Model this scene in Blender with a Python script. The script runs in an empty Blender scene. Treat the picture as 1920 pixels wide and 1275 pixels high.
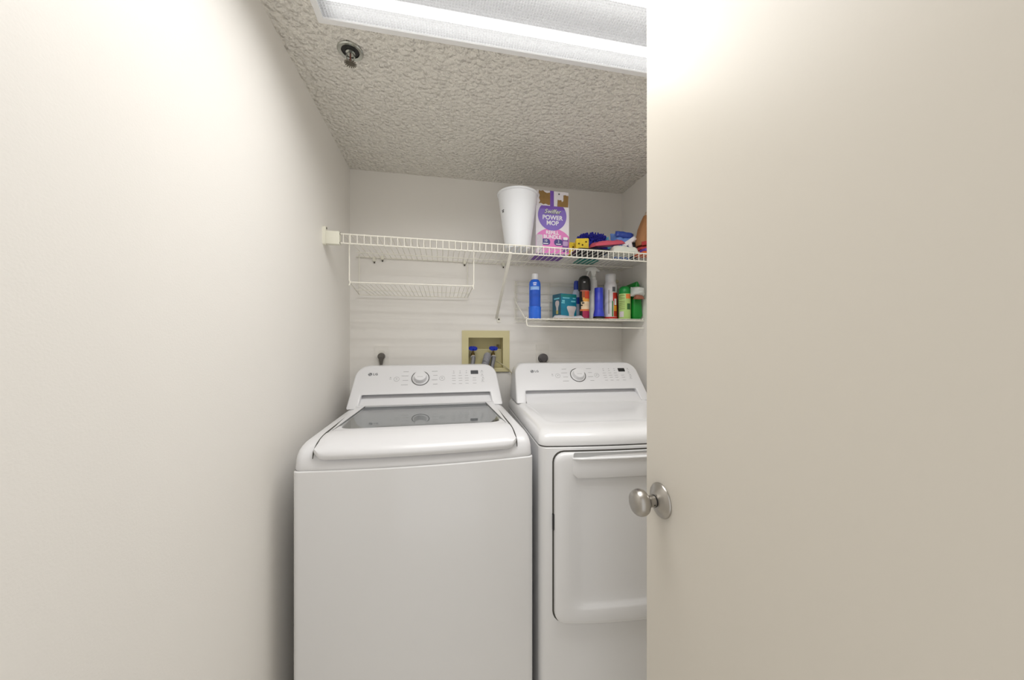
import bpy, bmesh, math, random
from mathutils import Vector, Matrix
random.seed(7)
scene = bpy.context.scene
R = math.radians
COL = scene.collection

# ------------------------------------------------------------------ camera
cam_d = bpy.data.cameras.new('camera')
cam = bpy.data.objects.new('camera', cam_d)
COL.objects.link(cam)
cam.location = (0.0, 0.0, 1.25)
cam.rotation_euler = (R(90), 0, -math.atan(131 / 650))
cam_d.sensor_width = 36.0
cam_d.lens = 650 / 1920 * 36.0
cam_d.shift_y = 3.5 / 1920
cam_d.clip_start = 0.01
scene.camera = cam

# ------------------------------------------------------------------ world (soft light of the hall behind the doorway) and exposure
world = bpy.data.worlds.new('world')
scene.world = world
world.use_nodes = True
bg = world.node_tree.nodes['Background']
bg.inputs[0].default_value = (1.0, 0.99, 0.975, 1)
bg.inputs[1].default_value = 0.8
scene.view_settings.view_transform = 'Standard'
scene.view_settings.look = 'None'
scene.view_settings.exposure = 0.2
scene.view_settings.gamma = 1.0
scene.view_settings.use_curve_mapping = False
scene.cycles.max_bounces = 9
scene.cycles.diffuse_bounces = 5
scene.cycles.transparent_max_bounces = 16
scene.cycles.adaptive_threshold = 0.015
scene.cycles.caustics_reflective = False
scene.cycles.caustics_refractive = False
TUBE_STRENGTH = 2.7
LAMP_WATTS = 2.25                                             # light thrown down through the lens, per tube

# ------------------------------------------------------------------ room measures
XL, XR, YB, YF, ZC = -0.465, 1.059, 1.912, -0.15, 2.139


# ------------------------------------------------------------------ materials
def lin(c):
    return tuple(((v / 255) / 12.92 if v / 255 <= 0.04045 else ((v / 255 + 0.055) / 1.055) ** 2.4) for v in c)


MATS = {}


def mat(name, rgb, rough=0.5, metal=0.0, bump=None, coat=0.0, spec=0.5, vary=None, trans=0.0, sub=0.0):
    """rgb is display (sRGB) colour; bump = (scale, strength, distance, detail); vary = (scale, amount)"""
    if name in MATS:
        return MATS[name]
    m = bpy.data.materials.new(name)
    m.use_nodes = True
    nt = m.node_tree
    b = nt.nodes['Principled BSDF']
    col = lin(rgb)
    b.inputs['Base Color'].default_value = (*col, 1)
    b.inputs['Roughness'].default_value = rough
    b.inputs['Metallic'].default_value = metal
    b.inputs['Specular IOR Level'].default_value = spec
    b.inputs['Coat Weight'].default_value = coat
    b.inputs['Coat Roughness'].default_value = 0.08
    b.inputs['Transmission Weight'].default_value = trans
    tc = nt.nodes.new('ShaderNodeTexCoord')
    if vary:
        n = nt.nodes.new('ShaderNodeTexNoise')
        n.inputs['Scale'].default_value = vary[0]
        n.inputs['Detail'].default_value = 4
        mx = nt.nodes.new('ShaderNodeMix')
        mx.data_type = 'RGBA'
        mx.inputs['A'].default_value = (*[v * (1 - vary[1]) for v in col], 1)
        mx.inputs['B'].default_value = (*[min(1, v * (1 + vary[1])) for v in col], 1)
        nt.links.new(tc.outputs['Object'], n.inputs['Vector'])
        nt.links.new(n.outputs['Fac'], mx.inputs['Factor'])
        nt.links.new(mx.outputs['Result'], b.inputs['Base Color'])
    if bump:
        n = nt.nodes.new('ShaderNodeTexNoise')
        n.inputs['Scale'].default_value = bump[0]
        n.inputs['Detail'].default_value = bump[3] if len(bump) > 3 else 3
        bp = nt.nodes.new('ShaderNodeBump')
        bp.inputs['Strength'].default_value = bump[1]
        bp.inputs['Distance'].default_value = bump[2]
        nt.links.new(tc.outputs['Object'], n.inputs['Vector'])
        nt.links.new(n.outputs['Fac'], bp.inputs['Height'])
        nt.links.new(bp.outputs['Normal'], b.inputs['Normal'])
    MATS[name] = m
    return m


def popcorn_mat():
    m = mat('ceiling_texture_paint', (244, 240, 231), 0.55)
    nt = m.node_tree
    b = nt.nodes['Principled BSDF']
    tc = nt.nodes.new('ShaderNodeTexCoord')
    v = nt.nodes.new('ShaderNodeTexVoronoi')
    v.feature = 'SMOOTH_F1'
    v.inputs['Scale'].default_value = 62
    v.inputs['Smoothness'].default_value = 0.5
    n = nt.nodes.new('ShaderNodeTexNoise')
    n.inputs['Scale'].default_value = 95
    n.inputs['Detail'].default_value = 3
    mm = nt.nodes.new('ShaderNodeMath')
    mm.operation = 'SUBTRACT'
    nt.links.new(tc.outputs['Object'], v.inputs['Vector'])
    nt.links.new(tc.outputs['Object'], n.inputs['Vector'])
    nt.links.new(n.outputs['Fac'], mm.inputs[0])
    nt.links.new(v.outputs['Distance'], mm.inputs[1])
    bp = nt.nodes.new('ShaderNodeBump')
    bp.inputs['Strength'].default_value = 1.0
    bp.inputs['Distance'].default_value = 0.015
    nt.links.new(mm.outputs[0], bp.inputs['Height'])
    nt.links.new(bp.outputs['Normal'], b.inputs['Normal'])
    return m


def glass_mat(name, tint, rough=0.0, ior=1.5):
    m = bpy.data.materials.new(name)
    m.use_nodes = True
    nt = m.node_tree
    nt.nodes.remove(nt.nodes['Principled BSDF'])
    out = nt.nodes['Material Output']
    lw = nt.nodes.new('ShaderNodeLayerWeight')               # Schlick's approximation of the reflection of glass
    lw.inputs['Blend'].default_value = 0.5
    pw = nt.nodes.new('ShaderNodeMath')
    pw.operation = 'POWER'
    pw.inputs[1].default_value = 3.2                         # two panes with a bright coating
    fr = nt.nodes.new('ShaderNodeMath')
    fr.operation = 'MULTIPLY_ADD'
    fr.inputs[1].default_value = 0.96
    fr.inputs[2].default_value = 0.04
    nt.links.new(lw.outputs['Facing'], pw.inputs[0])
    nt.links.new(pw.outputs[0], fr.inputs[0])
    tr = nt.nodes.new('ShaderNodeBsdfTransparent')
    tr.inputs['Color'].default_value = (*lin(tint), 1)
    gl = nt.nodes.new('ShaderNodeBsdfGlossy')
    gl.inputs['Roughness'].default_value = rough
    mx = nt.nodes.new('ShaderNodeMixShader')
    nt.links.new(fr.outputs[0], mx.inputs[0])
    nt.links.new(tr.outputs[0], mx.inputs[1])
    nt.links.new(gl.outputs[0], mx.inputs[2])
    nt.links.new(mx.outputs[0], out.inputs['Surface'])
    MATS[name] = m
    return m


def lens_mat():
    """prismatic acrylic sheet: lets part of the light straight through, scatters the rest"""
    m = bpy.data.materials.new('prismatic_acrylic')
    m.use_nodes = True
    nt = m.node_tree
    nt.nodes.remove(nt.nodes['Principled BSDF'])
    out = nt.nodes['Material Output']
    tr = nt.nodes.new('ShaderNodeBsdfTransparent')
    tl = nt.nodes.new('ShaderNodeBsdfTranslucent')
    tl.inputs['Color'].default_value = (0.75, 0.75, 0.75, 1)
    tr.inputs['Color'].default_value = (0.97, 0.97, 0.97, 1)
    mx = nt.nodes.new('ShaderNodeMixShader')
    mx.inputs[0].default_value = 0.72
    gl = nt.nodes.new('ShaderNodeBsdfDiffuse')
    gl.inputs['Color'].default_value = (0.8, 0.8, 0.8, 1)
    m2 = nt.nodes.new('ShaderNodeMixShader')
    m2.inputs[0].default_value = 0.06
    nt.links.new(tr.outputs[0], mx.inputs[1])
    nt.links.new(tl.outputs[0], mx.inputs[2])
    nt.links.new(mx.outputs[0], m2.inputs[1])
    nt.links.new(gl.outputs[0], m2.inputs[2])
    nt.links.new(m2.outputs[0], out.inputs['Surface'])
    return m


def emit_mat(name, col, strength):
    m = bpy.data.materials.new(name)
    m.use_nodes = True
    nt = m.node_tree
    nt.nodes.remove(nt.nodes['Principled BSDF'])
    e = nt.nodes.new('ShaderNodeEmission')
    e.inputs[0].default_value = (*col, 1)
    e.inputs[1].default_value = strength
    nt.links.new(e.outputs[0], nt.nodes['Material Output'].inputs['Surface'])
    return m


M_WALL = mat('wall_paint', (238, 235, 230), 0.5, bump=(260, 0.12, 0.002, 2))
M_DOOR = mat('door_paint', (214, 208, 197), 0.4, bump=(220, 0.05, 0.001, 2))
M_CEIL = popcorn_mat()
M_FLOOR = mat('floor_vinyl', (226, 222, 214), 0.4, vary=(6, 0.15))
M_ENAMEL = mat('white_enamel', (228, 228, 229), 0.22, coat=0.3)
M_PLASTIC = mat('white_plastic', (222, 222, 224), 0.28)
M_GAP_SHADE = mat('gap_shade', (70, 68, 62), 0.7)  # dark colour stands in for the shade inside panel gaps
M_WIRE = mat('white_vinyl_wire', (236, 233, 222), 0.4)
M_PLAST_IV = mat('ivory_plastic', (232, 230, 215), 0.45)
M_WHITE_METAL = mat('white_baked_metal', (240, 240, 240), 0.4)
M_NICKEL = mat('satin_nickel', (178, 174, 168), 0.3, metal=1.0)
M_CHROME = mat('sprinkler_chrome', (190, 192, 186), 0.2, metal=1.0)
M_BLACK = mat('black_plastic', (28, 27, 27), 0.4)
M_SCREW = mat('dark_screw', (62, 55, 45), 0.5, metal=0.6)
M_PRINT = mat('grey_print', (176, 176, 178), 0.5)
M_PRINT_D = mat('dark_print', (92, 94, 98), 0.5)


# ------------------------------------------------------------------ mesh builder
class MB:
    def __init__(s):
        s.v = []
        s.f = []

    def add(s, vs, fs):
        o = len(s.v)
        s.v += [tuple(p) for p in vs]
        s.f += [tuple(i + o for i in f) for f in fs]
        return s

    def box(s, lo, hi, m=None):
        x0, y0, z0 = lo
        x1, y1, z1 = hi
        vs = [Vector(p) for p in ((x0, y0, z0), (x1, y0, z0), (x1, y1, z0), (x0, y1, z0), (x0, y0, z1), (x1, y0, z1), (x1, y1, z1), (x0, y1, z1))]
        if m is not None:
            vs = [m @ p for p in vs]
        return s.add(vs, [(0, 3, 2, 1), (4, 5, 6, 7), (0, 1, 5, 4), (1, 2, 6, 5), (2, 3, 7, 6), (3, 0, 4, 7)])

    def rings(s, rings, cap0=True, cap1=True, closed=True):
        n = len(rings[0])
        o = len(s.v)
        for r in rings:
            s.v += [tuple(p) for p in r]
        for k in range(len(rings) - 1):
            for i in range(n if closed else n - 1):
                j = (i + 1) % n
                a, b = o + k * n, o + (k + 1) * n
                s.f.append((a + i, a + j, b + j, b + i))
        if cap0:
            s.f.append(tuple(o + i for i in reversed(range(n))))
        if cap1:
            b = o + (len(rings) - 1) * n
            s.f.append(tuple(b + i for i in range(n)))
        return s

    def tube(s, pts, r, n=8, caps=True):
        pts = [Vector(p) for p in pts]
        rr = r if isinstance(r, (list, tuple)) else [r] * len(pts)
        rings = []
        up = None
        for k, p in enumerate(pts):
            a = pts[k] - pts[k - 1] if k > 0 else None
            b = pts[k + 1] - pts[k] if k < len(pts) - 1 else None
            t = ((a.normalized() if a else Vector()) + (b.normalized() if b else Vector())).normalized()
            if up is None:
                up = Vector((0, 0, 1)) if abs(t.z) < 0.9 else Vector((1, 0, 0))
            u = t.cross(up)
            if u.length < 1e-5:
                u = t.cross(Vector((0, 1, 0.3)))
            u.normalize()
            w = u.cross(t).normalized()
            up = w
            sc = 1.0
            if a and b:
                c = max(0.35, math.cos(a.angle(b) / 2)) if a.length and b.length else 1
                sc = 1 / c if c > 0.6 else 1.3
            rings.append([p + (u * math.cos(q) + w * math.sin(q)) * rr[k] * (sc if False else 1) for q in (2 * math.pi * i / n for i in range(n))])
        return s.rings(rings, caps, caps)

    def lathe(s, prof, n=24, m=None, cap0=True, cap1=True):
        """prof: (radius, z) pairs; m: matrix"""
        rings = []
        for r, z in prof:
            ring = [Vector((r * math.cos(2 * math.pi * i / n), r * math.sin(2 * math.pi * i / n), z)) for i in range(n)]
            if m is not None:
                ring = [m @ p for p in ring]
            rings.append(ring)
        return s.rings(rings, cap0, cap1)

    def prism(s, outline, a, b, m=None):
        """outline (x, y) CCW extruded from z=a to z=b, mapped by matrix m"""
        r0 = [Vector((x, y, a)) for x, y in outline]
        r1 = [Vector((x, y, b)) for x, y in outline]
        if m is not None:
            r0 = [m @ p for p in r0]
            r1 = [m @ p for p in r1]
        return s.rings([r0, r1])

    def build(s, name, material, parent=None, smooth=35, bevel=0, seg=2, loc=None):
        me = bpy.data.meshes.new(name)
        me.from_pydata(s.v, [], s.f)
        if bevel or True:
            bm = bmesh.new()
            bm.from_mesh(me)
            bmesh.ops.recalc_face_normals(bm, faces=bm.faces)
            if bevel:
                es = [e for e in bm.edges if e.is_manifold and e.calc_face_angle(0) > R(30)]
                bmesh.ops.bevel(bm, geom=es, offset=bevel, segments=seg, profile=0.5, affect='EDGES', clamp_overlap=True)
            bm.to_mesh(me)
            bm.free()
        me.materials.append(material)
        if smooth:
            for p in me.polygons:
                p.use_smooth = True
            me.set_sharp_from_angle(angle=R(smooth))
        return obj(name, me, parent, loc)


def obj(name, me, parent=None, loc=None):
    o = bpy.data.objects.new(name, me)
    COL.objects.link(o)
    if parent:
        o.parent = parent
    if loc:
        o.location = loc
    return o


def share(src, name, parent, loc=(0, 0, 0), rot=None):
    o = bpy.data.objects.new(name, src.data)
    COL.objects.link(o)
    o.parent = parent
    o.location = loc
    if rot:
        o.rotation_euler = rot
    return o


def tag(o, label, cat, group=None):
    o['label'] = label
    o['category'] = cat
    if group:
        o['group'] = group
    return o


def thing(name, label, cat, loc=(0, 0, 0), rz=0, group=None):
    o = bpy.data.objects.new(name, None)
    o.empty_display_size = 0.05
    COL.objects.link(o)
    o.location = loc
    o.rotation_euler = (0, 0, rz)
    return tag(o, label, cat, group)


def struct(o, label=None):
    o['kind'] = 'structure'
    if label:
        o['label'] = label
    return o


def rrect(w, h, r, n=5, cx=0, cy=0):
    """rounded rectangle outline, CCW"""
    pts = []
    for (sx, sy, a0) in ((1, -1, -90), (1, 1, 0), (-1, 1, 90), (-1, -1, 180)):
        for k in range(n + 1):
            a = R(a0 + 90 * k / n)
            pts.append((cx + sx * (w / 2 - r) + r * math.cos(a), cy + sy * (h / 2 - r) + r * math.sin(a)))
    return pts


def text(body, size, m, material, name, parent, align='CENTER', space=1.0, depth=0.0002, shear=0.0, bold=0.0):
    cu = bpy.data.curves.new('lettering', 'FONT')
    cu.body = body
    cu.size = size
    cu.align_x = align
    cu.align_y = 'CENTER'
    cu.space_character = space
    cu.space_line = 0.88
    cu.extrude = depth
    cu.offset = bold
    cu.shear = shear
    cu.resolution_u = 3
    t = bpy.data.objects.new('lettering', cu)
    COL.objects.link(t)
    bpy.context.view_layer.update()
    me = bpy.data.meshes.new_from_object(t.evaluated_get(bpy.context.evaluated_depsgraph_get()))
    bpy.data.objects.remove(t)
    bpy.data.curves.remove(cu)
    me.transform(m)
    me.materials.clear()
    me.materials.append(material)
    return obj(name, me, parent)


def frame(o, u, v):
    """matrix with origin o, x axis u, y axis v"""
    u = Vector(u).normalized()
    v = Vector(v).normalized()
    w = u.cross(v).normalized()
    v = w.cross(u)
    return Matrix(((u.x, v.x, w.x, o[0]), (u.y, v.y, w.y, o[1]), (u.z, v.z, w.z, o[2]), (0, 0, 0, 1)))


# =================================================================== THE SETTING
def slab_with_hole(lo, hi, hlo, hhi, axis):
    """box lo..hi with a rectangular hole through it along axis (1 = y, 2 = z)"""
    mb = MB()
    o = 2 if axis == 1 else 1
    xs = [lo[0], hlo[0], hhi[0], hi[0]]
    ws = [lo[o], hlo[1], hhi[1], hi[o]]

    def pt(x, w, t):
        return (x, t, w) if axis == 1 else (x, w, t)
    t0, t1 = lo[axis], hi[axis]
    for t in (t0, t1):
        b = len(mb.v)
        mb.v += [pt(x, w, t) for w in ws for x in xs]
        for j in range(3):
            for i in range(3):
                if (i, j) != (1, 1):
                    mb.f.append((b + j * 4 + i, b + j * 4 + i + 1, b + j * 4 + i + 5, b + j * 4 + i + 4))
    for loop in ([0, 1, 2, 3, 7, 11, 15, 14, 13, 12, 8, 4], [5, 6, 10, 9]):
        for k in range(len(loop)):
            a, c = loop[k], loop[(k + 1) % len(loop)]
            mb.f.append((a, c, c + 16, a + 16))
    return mb


HX0, HX1, HY0, HY1 = -0.325, 0.875, 0.446, 1.036            # ceiling opening for the light
struct(MB().box((XL - 0.1, YF - 0.1, -0.08), (XR + 0.1, YB + 0.1, 0)).build('floor', M_FLOOR, smooth=0))
struct(slab_with_hole((XL - 0.1, YF - 0.1, ZC), (XR + 0.1, YB + 0.1, ZC + 0.02), (HX0, HY0), (HX1, HY1), 2).build('ceiling', M_CEIL, smooth=0),
       'off-white knobbly textured ceiling')
struct(MB().box((XL - 0.1, YF - 0.1, 0), (XL, YB + 0.1, ZC)).build('wall_left', M_WALL, smooth=0))
struct(MB().box((XR, YF - 0.1, 0), (XR + 0.1, YB + 0.1, ZC)).build('wall_right', M_WALL, smooth=0))
VX0, VX1, VZ0, VZ1 = 0.1406, 0.3336, 1.105, 1.274           # recess of the laundry valve box
struct(slab_with_hole((XL, YB, 0), (XR, YB + 0.1, ZC), (VX0, VZ0), (VX1, VZ1), 1).build('wall_back', M_WALL, smooth=0))
# wall behind the camera, with the doorway that the open door belongs to
ow = [(XL, 0), (-0.34, 0), (-0.34, 2.05), (0.438, 2.05), (0.438, 0), (XR, 0), (XR, ZC), (XL, ZC)]
struct(MB().prism(ow, 0, 0.1, frame((0, YF, 0), (1, 0, 0), (0, 0, 1))).build('wall_front', M_WALL, smooth=0))

# the open door
DX, DY0, DY1 = 0.44, -0.07, 0.688
door = struct(MB().box((DX, DY0, 0.012), (DX + 0.035, DY1, 2.035)).build('door_1', M_DOOR, smooth=0, bevel=0.0015, seg=2), 'smooth cream painted flush door standing open')
KY, KZ = 0.637, 0.925


def door_knob(sign, x0):
    m = frame((x0, KY, KZ), (0, sign, 0), (0, 0, 1))      # z axis of m = away from the door
    rose = MB().lathe([(0.0345, 0), (0.0345, 0.002), (0.0325, 0.0045), (0.024, 0.009), (0.017, 0.0135), (0.0155, 0.0145)], 40, m).build('rose', M_NICKEL, door, smooth=50)
    knob = MB().lathe([(0.0115, 0.013), (0.0115, 0.026), (0.0125, 0.030), (0.018, 0.0335), (0.0235, 0.038), (0.0262, 0.044), (0.0265, 0.050), (0.0245, 0.056), (0.0205, 0.0605), (0.013, 0.0635), (0.005, 0.0645)], 40, m).build('door_knob', M_NICKEL, door, smooth=60)
    MB().lathe([(0.0122, 0.0145), (0.0122, 0.0165)], 30, m).build('neck_gap', M_BLACK, knob)
    return knob


kn = door_knob(-1, DX)
MB().lathe([(0.0015, 0), (0.0015, 0.0006)], 10, frame((DX - 0.021, KY - 0.0108, KZ - 0.0035), (1, 0, 0), (0, 0, 1))).build('release_hole', M_BLACK, kn)
door_knob(1, DX + 0.035)
MB().box((DX + 0.006, DY1 - 0.0005, KZ - 0.028), (DX + 0.029, DY1 + 0.0008, KZ + 0.028)).build('latch_plate', M_NICKEL, door, smooth=0)
for z in (0.22, 1.02, 1.83):
    MB().tube([(DX - 0.004, DY0 - 0.004, z - 0.045), (DX - 0.004, DY0 - 0.004, z + 0.045)], 0.006, 10).build('hinge', M_NICKEL, door)


# =================================================================== CEILING LIGHT
tr = thing('fluorescent_troffer', 'long recessed fluorescent ceiling light with clear prismatic lens, glowing white', 'ceiling light', (0.275, 0.741, ZC))
TW, TD = 0.61, 0.305                                         # half sizes
mb = MB()                                                    # flange frame
iw, idp = TW - 0.016, TD - 0.016
for lo, hi in (((-TW, -TD, -0.006), (TW, -idp, 0.0)), ((-TW, idp, -0.006), (TW, TD, 0.0)), ((-TW, -idp, -0.006), (-iw, idp, 0.0)), ((iw, -idp, -0.006), (TW, idp, 0.0))):
    mb.box(lo, hi)
mb.build('frame', M_WHITE_METAL, tr, smooth=0)
hw, hd = 0.598, 0.293
mb = MB()                                                    # housing tray open at the bottom
mb.rings([[(-hw, -hd, 0.001), (hw, -hd, 0.001), (hw, hd, 0.001), (-hw, hd, 0.001)],
          [(-hw, -hd, 0.04), (hw, -hd, 0.04), (hw, hd, 0.04), (-hw, hd, 0.04)],
          [(-hw + 0.03, -hd + 0.03, 0.085), (hw - 0.03, -hd + 0.03, 0.085), (hw - 0.03, hd - 0.03, 0.085), (-hw + 0.03, hd - 0.03, 0.085)]], cap0=False)
mb.build('housing', mat('housing_grey', (184, 184, 186), 0.6), tr, smooth=0)
M_TUBE = emit_mat('fluorescent_glow', (1.0, 0.995, 0.98), TUBE_STRENGTH)
for k in range(4):
    y = -0.192 + 0.15 * k
    t = MB().tube([(-0.58, y, 0.034), (0.58, y, 0.034)], 0.0127, 12).build('tube', M_TUBE, tr)
    for s in (-1, 1):
        MB().tube([(s * 0.58, y, 0.034), (s * 0.592, y, 0.034)], 0.0132, 12).build('socket', M_WHITE_METAL, t)
# the lens throws each tube's light downwards in a limited cone
for k in range(4):
    ld = bpy.data.lights.new('tube_light', 'AREA')
    ld.shape = 'RECTANGLE'
    ld.size, ld.size_y = 1.06, 0.026
    ld.energy = LAMP_WATTS
    ld.color = (1.0, 0.99, 0.97)
    ld.spread = R(160)
    lo_ = bpy.data.objects.new('tube_light', ld)
    COL.objects.link(lo_)
    lo_.parent = tr
    lo_.location = (0, -0.192 + 0.15 * k, -0.0055)
# prismatic lens: a sheet of small pyramids
mb = MB()
nx, ny = 148, 72
px, py = 2 * iw / nx, 2 * idp / ny
vid = {}
vs, fs = [], []
for j in range(ny + 1):
    for i in range(nx + 1):
        vs.append((-iw + i * px, -idp + j * py, -0.001))
for j in range(ny):
    for i in range(nx):
        c = len(vs)
        vs.append((-iw + (i + 0.5) * px, -idp + (j + 0.5) * py, -0.0042))
        a = j * (nx + 1) + i
        q = (a, a + 1, a + nx + 2, a + nx + 1)
        for k in range(4):
            fs.append((q[k], q[(k + 1) % 4], c))
mb.add(vs, fs)
mb.build('prismatic_lens', lens_mat(), tr, smooth=0)

# =================================================================== FIRE SPRINKLER
sp = thing('fire_sprinkler', 'small chrome fire sprinkler head set in the textured ceiling', 'sprinkler', (-0.2745, 1.1349, ZC))
MB().lathe([(0.037, 0.0), (0.037, -0.003), (0.034, -0.0055), (0.026, -0.0035), (0.0245, 0.004), (0.0245, 0.012)], 36).build('escutcheon', M_CHROME, sp, smooth=40)
MB().lathe([(0.0245, -0.0008), (0.0135, -0.0012)], 30, None, False, False).build('recess_ring', M_BLACK, sp)
body = MB().lathe([(0.0135, 0.0), (0.0135, -0.008), (0.009, -0.010), (0.009, -0.013)], 20).build('sprinkler_body', M_CHROME, sp)
mb = MB()
for s in (-1, 1):
    mb.tube([(s * 0.0095, 0, -0.010), (s * 0.0115, 0, -0.02), (s * 0.0095, 0, -0.03), (s * 0.003, 0, -0.037)], 0.0022, 8)
mb.build('frame_arms', M_CHROME, sp)
MB().tube([(0, 0, -0.012), (0, 0, -0.034)], 0.0022, 10).build('glass_bulb', mat('red_glass_bulb', (120, 66, 58), 0.15), sp)
mb = MB()
for k in range(16):                                          # toothed deflector
    a = 2 * math.pi * k / 16
    m = Matrix.Translation((0, 0, -0.0395)) @ Matrix.Rotation(a, 4, 'Z')
    mb.box((0.004, -0.0014, -0.0006), (0.0175, 0.0016, 0.0006), m)
mb.lathe([(0.0065, -0.0405), (0.0065, -0.0385)], 20)
mb.build('deflector', mat('dull_bronze', (112, 106, 96), 0.35, metal=0.9), sp, smooth=0)


# =================================================================== WASHER AND DRYER
def plan(w, d, bow, r, fi=0, si=0, bi=0, nf=14, nc=5):
    """outline CCW with a gently bowed front (front at y = 0 at the corners)"""
    hw0 = w / 2
    h = hw0 - si

    def fy(x):
        return fi - bow * (1 - min(1, (abs(x) / hw0)) ** 2)
    pts = []
    for k in range(nf + 1):
        x = -(h - r) + 2 * (h - r) * k / nf
        pts.append((x, fy(x)))
    y0 = fy(h - r)
    for k in range(1, nc + 1):
        a = R(-90 + 90 * k / nc)
        pts.append((h - r + r * math.cos(a), y0 + r + r * math.sin(a)))
    yb = d - bi
    for k in range(nc + 1):
        a = R(90 * k / nc)
        pts.append((h - r + r * math.cos(a), yb - r + r * math.sin(a)))
    for k in range(nc + 1):
        a = R(90 + 90 * k / nc)
        pts.append((-h + r + r * math.cos(a), yb - r + r * math.sin(a)))
    for k in range(nc):
        a = R(180 + 90 * k / nc)
        pts.append((-h + r + r * math.cos(a), y0 + r + r * math.sin(a)))
    return pts


def ring(pl, z):
    return [(x, y, z) for x, y in pl]


AW, AD, BOW = 0.686, 0.72, 0.022


def console(parent, zb, zt, knob_u, logo_u, disp_u, disp_col, base_y):
    """slanted control console with rounded shoulders, recessed strip, dial, display and printing"""
    yt = 0.645
    sl = (yt - base_y) / (zt - zb)

    def yf(z):
        return base_y + (z - zb) * sl
    zl = zb + 0.052                                          # lower edge of the printed face
    hb, ht, r = 0.333, 0.322, 0.052
    out = [(-hb, zb)]
    # notch in the lower middle
    nx_ = 0.285
    out += [(-nx_, zb), (-nx_ + 0.004, zl), (nx_ - 0.004, zl), (nx_, zb), (hb, zb)]
    for k in range(9):
        a = R(90 * k / 8)
        out.append((ht - r + r * math.cos(a), zt - r + r * math.sin(a)))
    for k in range(9):
        a = R(90 + 90 * k / 8)
        out.append((-ht + r + r * math.cos(a), zt - r + r * math.sin(a)))
    fr_ = [(x, yf(z), z) for x, z in out]
    bk = [(x, 0.72, z) for x, z in out]
    con = MB().rings([fr_, bk]).build('control_console', M_PLASTIC, parent, smooth=40, bevel=0.007, seg=4)
    # recessed strip between the wings
    mb = MB()
    p = [(zl + 0.001, yf(zl) + 0.042), (zl - 0.006, yf(zl) + 0.036), (zb + 0.004, base_y + 0.004), (zb - 0.004, base_y - 0.004), (zb - 0.004, 0.71), (zl + 0.001, 0.71)]
    mb.rings([[(x, y, z) for z, y in p] for x in (-nx_ + 0.001, nx_ - 0.001)])
    mb.build('recessed_strip', M_PLASTIC, con, smooth=25)
    # printed face frame: u across, v up the slope
    vdir = Vector((0, sl, 1)).normalized()

    def F(u, z, w=0.0003):
        n = Vector((1, 0, 0)).cross(vdir)
        o = Vector((u, yf(z), z)) + n * w
        return frame(o, (1, 0, 0), vdir)
    zm = (zl + zt) / 2 + 0.004
    # dial
    m = F(knob_u, zm)
    dial = MB().lathe([(0.0365, 0.0), (0.0365, 0.0015), (0.030, 0.002), (0.0285, 0.004), (0.0275, 0.021), (0.0255, 0.0235), (0.005, 0.0245)], 40, m).build('dial', M_PLASTIC, con, smooth=35)
    MB().lathe([(0.0405, 0.0), (0.0405, 0.0012), (0.0372, 0.0012)], 40, m, cap1=False).build('dial_ring', mat('dial_ring_grey', (128, 128, 128), 0.25, metal=0.6), dial, smooth=35)
    mb = MB()
    mk = F(knob_u, zm, 0.0249)
    mb.box((-0.012, -0.0085, -0.0004), (0.012, -0.0072, 0.0003), mk)
    mb.build('dial_marks', M_PRINT, dial, smooth=0)
    # display window
    md = F(disp_u, zm + 0.022)
    MB().prism(rrect(0.036, 0.021, 0.002, 2), -0.001, 0.0008, md).build('display', mat(disp_col[0], disp_col[1], 0.15), con, smooth=0)
    # round touch buttons
    for u in (knob_u - 0.105, knob_u + 0.098):
        MB().lathe([(0.0125, 0), (0.0125, 0.0006), (0.0112, 0.0006), (0.0112, 0.0002)], 28, F(u, zm - 0.002), cap0=False, cap1=False).build('touch_button', M_PRINT, con, smooth=0)
    # printing
    mb = MB()

    def dash(u, z, w, h=0.0026):
        mb.box((-w / 2, -h / 2, 0), (w / 2, h / 2, 0.0003), F(u, z))
    for i, z in enumerate((zm + 0.029, zm + 0.011, zm - 0.008, zm - 0.026)):
        dash(knob_u - 0.066 - (0.003 if i in (1, 3) else 0), z, 0.024 + 0.006 * (i % 2))
        dash(knob_u + 0.064 + (0.003 if i in (1, 3) else 0), z, 0.020 + 0.006 * ((i + 1) % 2))
    for u in (disp_u - 0.098, disp_u - 0.068, disp_u - 0.038):
        for dz, w in ((0.028, 0.005), (0.020, 0.007), (0.008, 0.016), (-0.003, 0.018), (-0.013, 0.016), (-0.026, 0.015)):
            dash(u, zm + dz, w, 0.003 if dz > 0.015 else 0.002)
    for dz, w in ((-0.003, 0.016), (-0.013, 0.018), (-0.026, 0.016)):
        dash(disp_u - 0.002, zm + dz, w, 0.002)
    for dz, du in ((0.028, 0), (0.012, 0), (-0.002, 0.003), (-0.014, 0.0)):
        dash(disp_u + 0.036 + du, zm + dz, 0.007, 0.004)
        dash(disp_u + 0.036 + du, zm + dz - 0.006, 0.014, 0.0016)
    dash(knob_u - 0.132, zm - 0.001, 0.009, 0.002)
    dash(knob_u - 0.132, zm + 0.005, 0.006, 0.004)
    dash(knob_u + 0.098, zm - 0.001, 0.008, 0.004)
    dash(knob_u - 0.105, zm - 0.001, 0.006, 0.004)
    mb.build('panel_printing', M_PRINT, con, smooth=0)['kind'] = 'stuff'
    # maker's emblem and letters
    zlg = zm + 0.020
    e = MB().lathe([(0.0085, 0), (0.0085, 0.0005)], 24, F(logo_u, zlg)).build('emblem', M_PRINT_D, con, smooth=0)
    mb = MB()
    me_ = F(logo_u, zlg, 0.0010)
    mb.box((-0.0007, -0.0035, 0), (0.0007, 0.0035, 0.0003), me_)
    mb.box((-0.0007, -0.0042, 0), (0.0035, -0.0030, 0.0003), me_)
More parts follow.
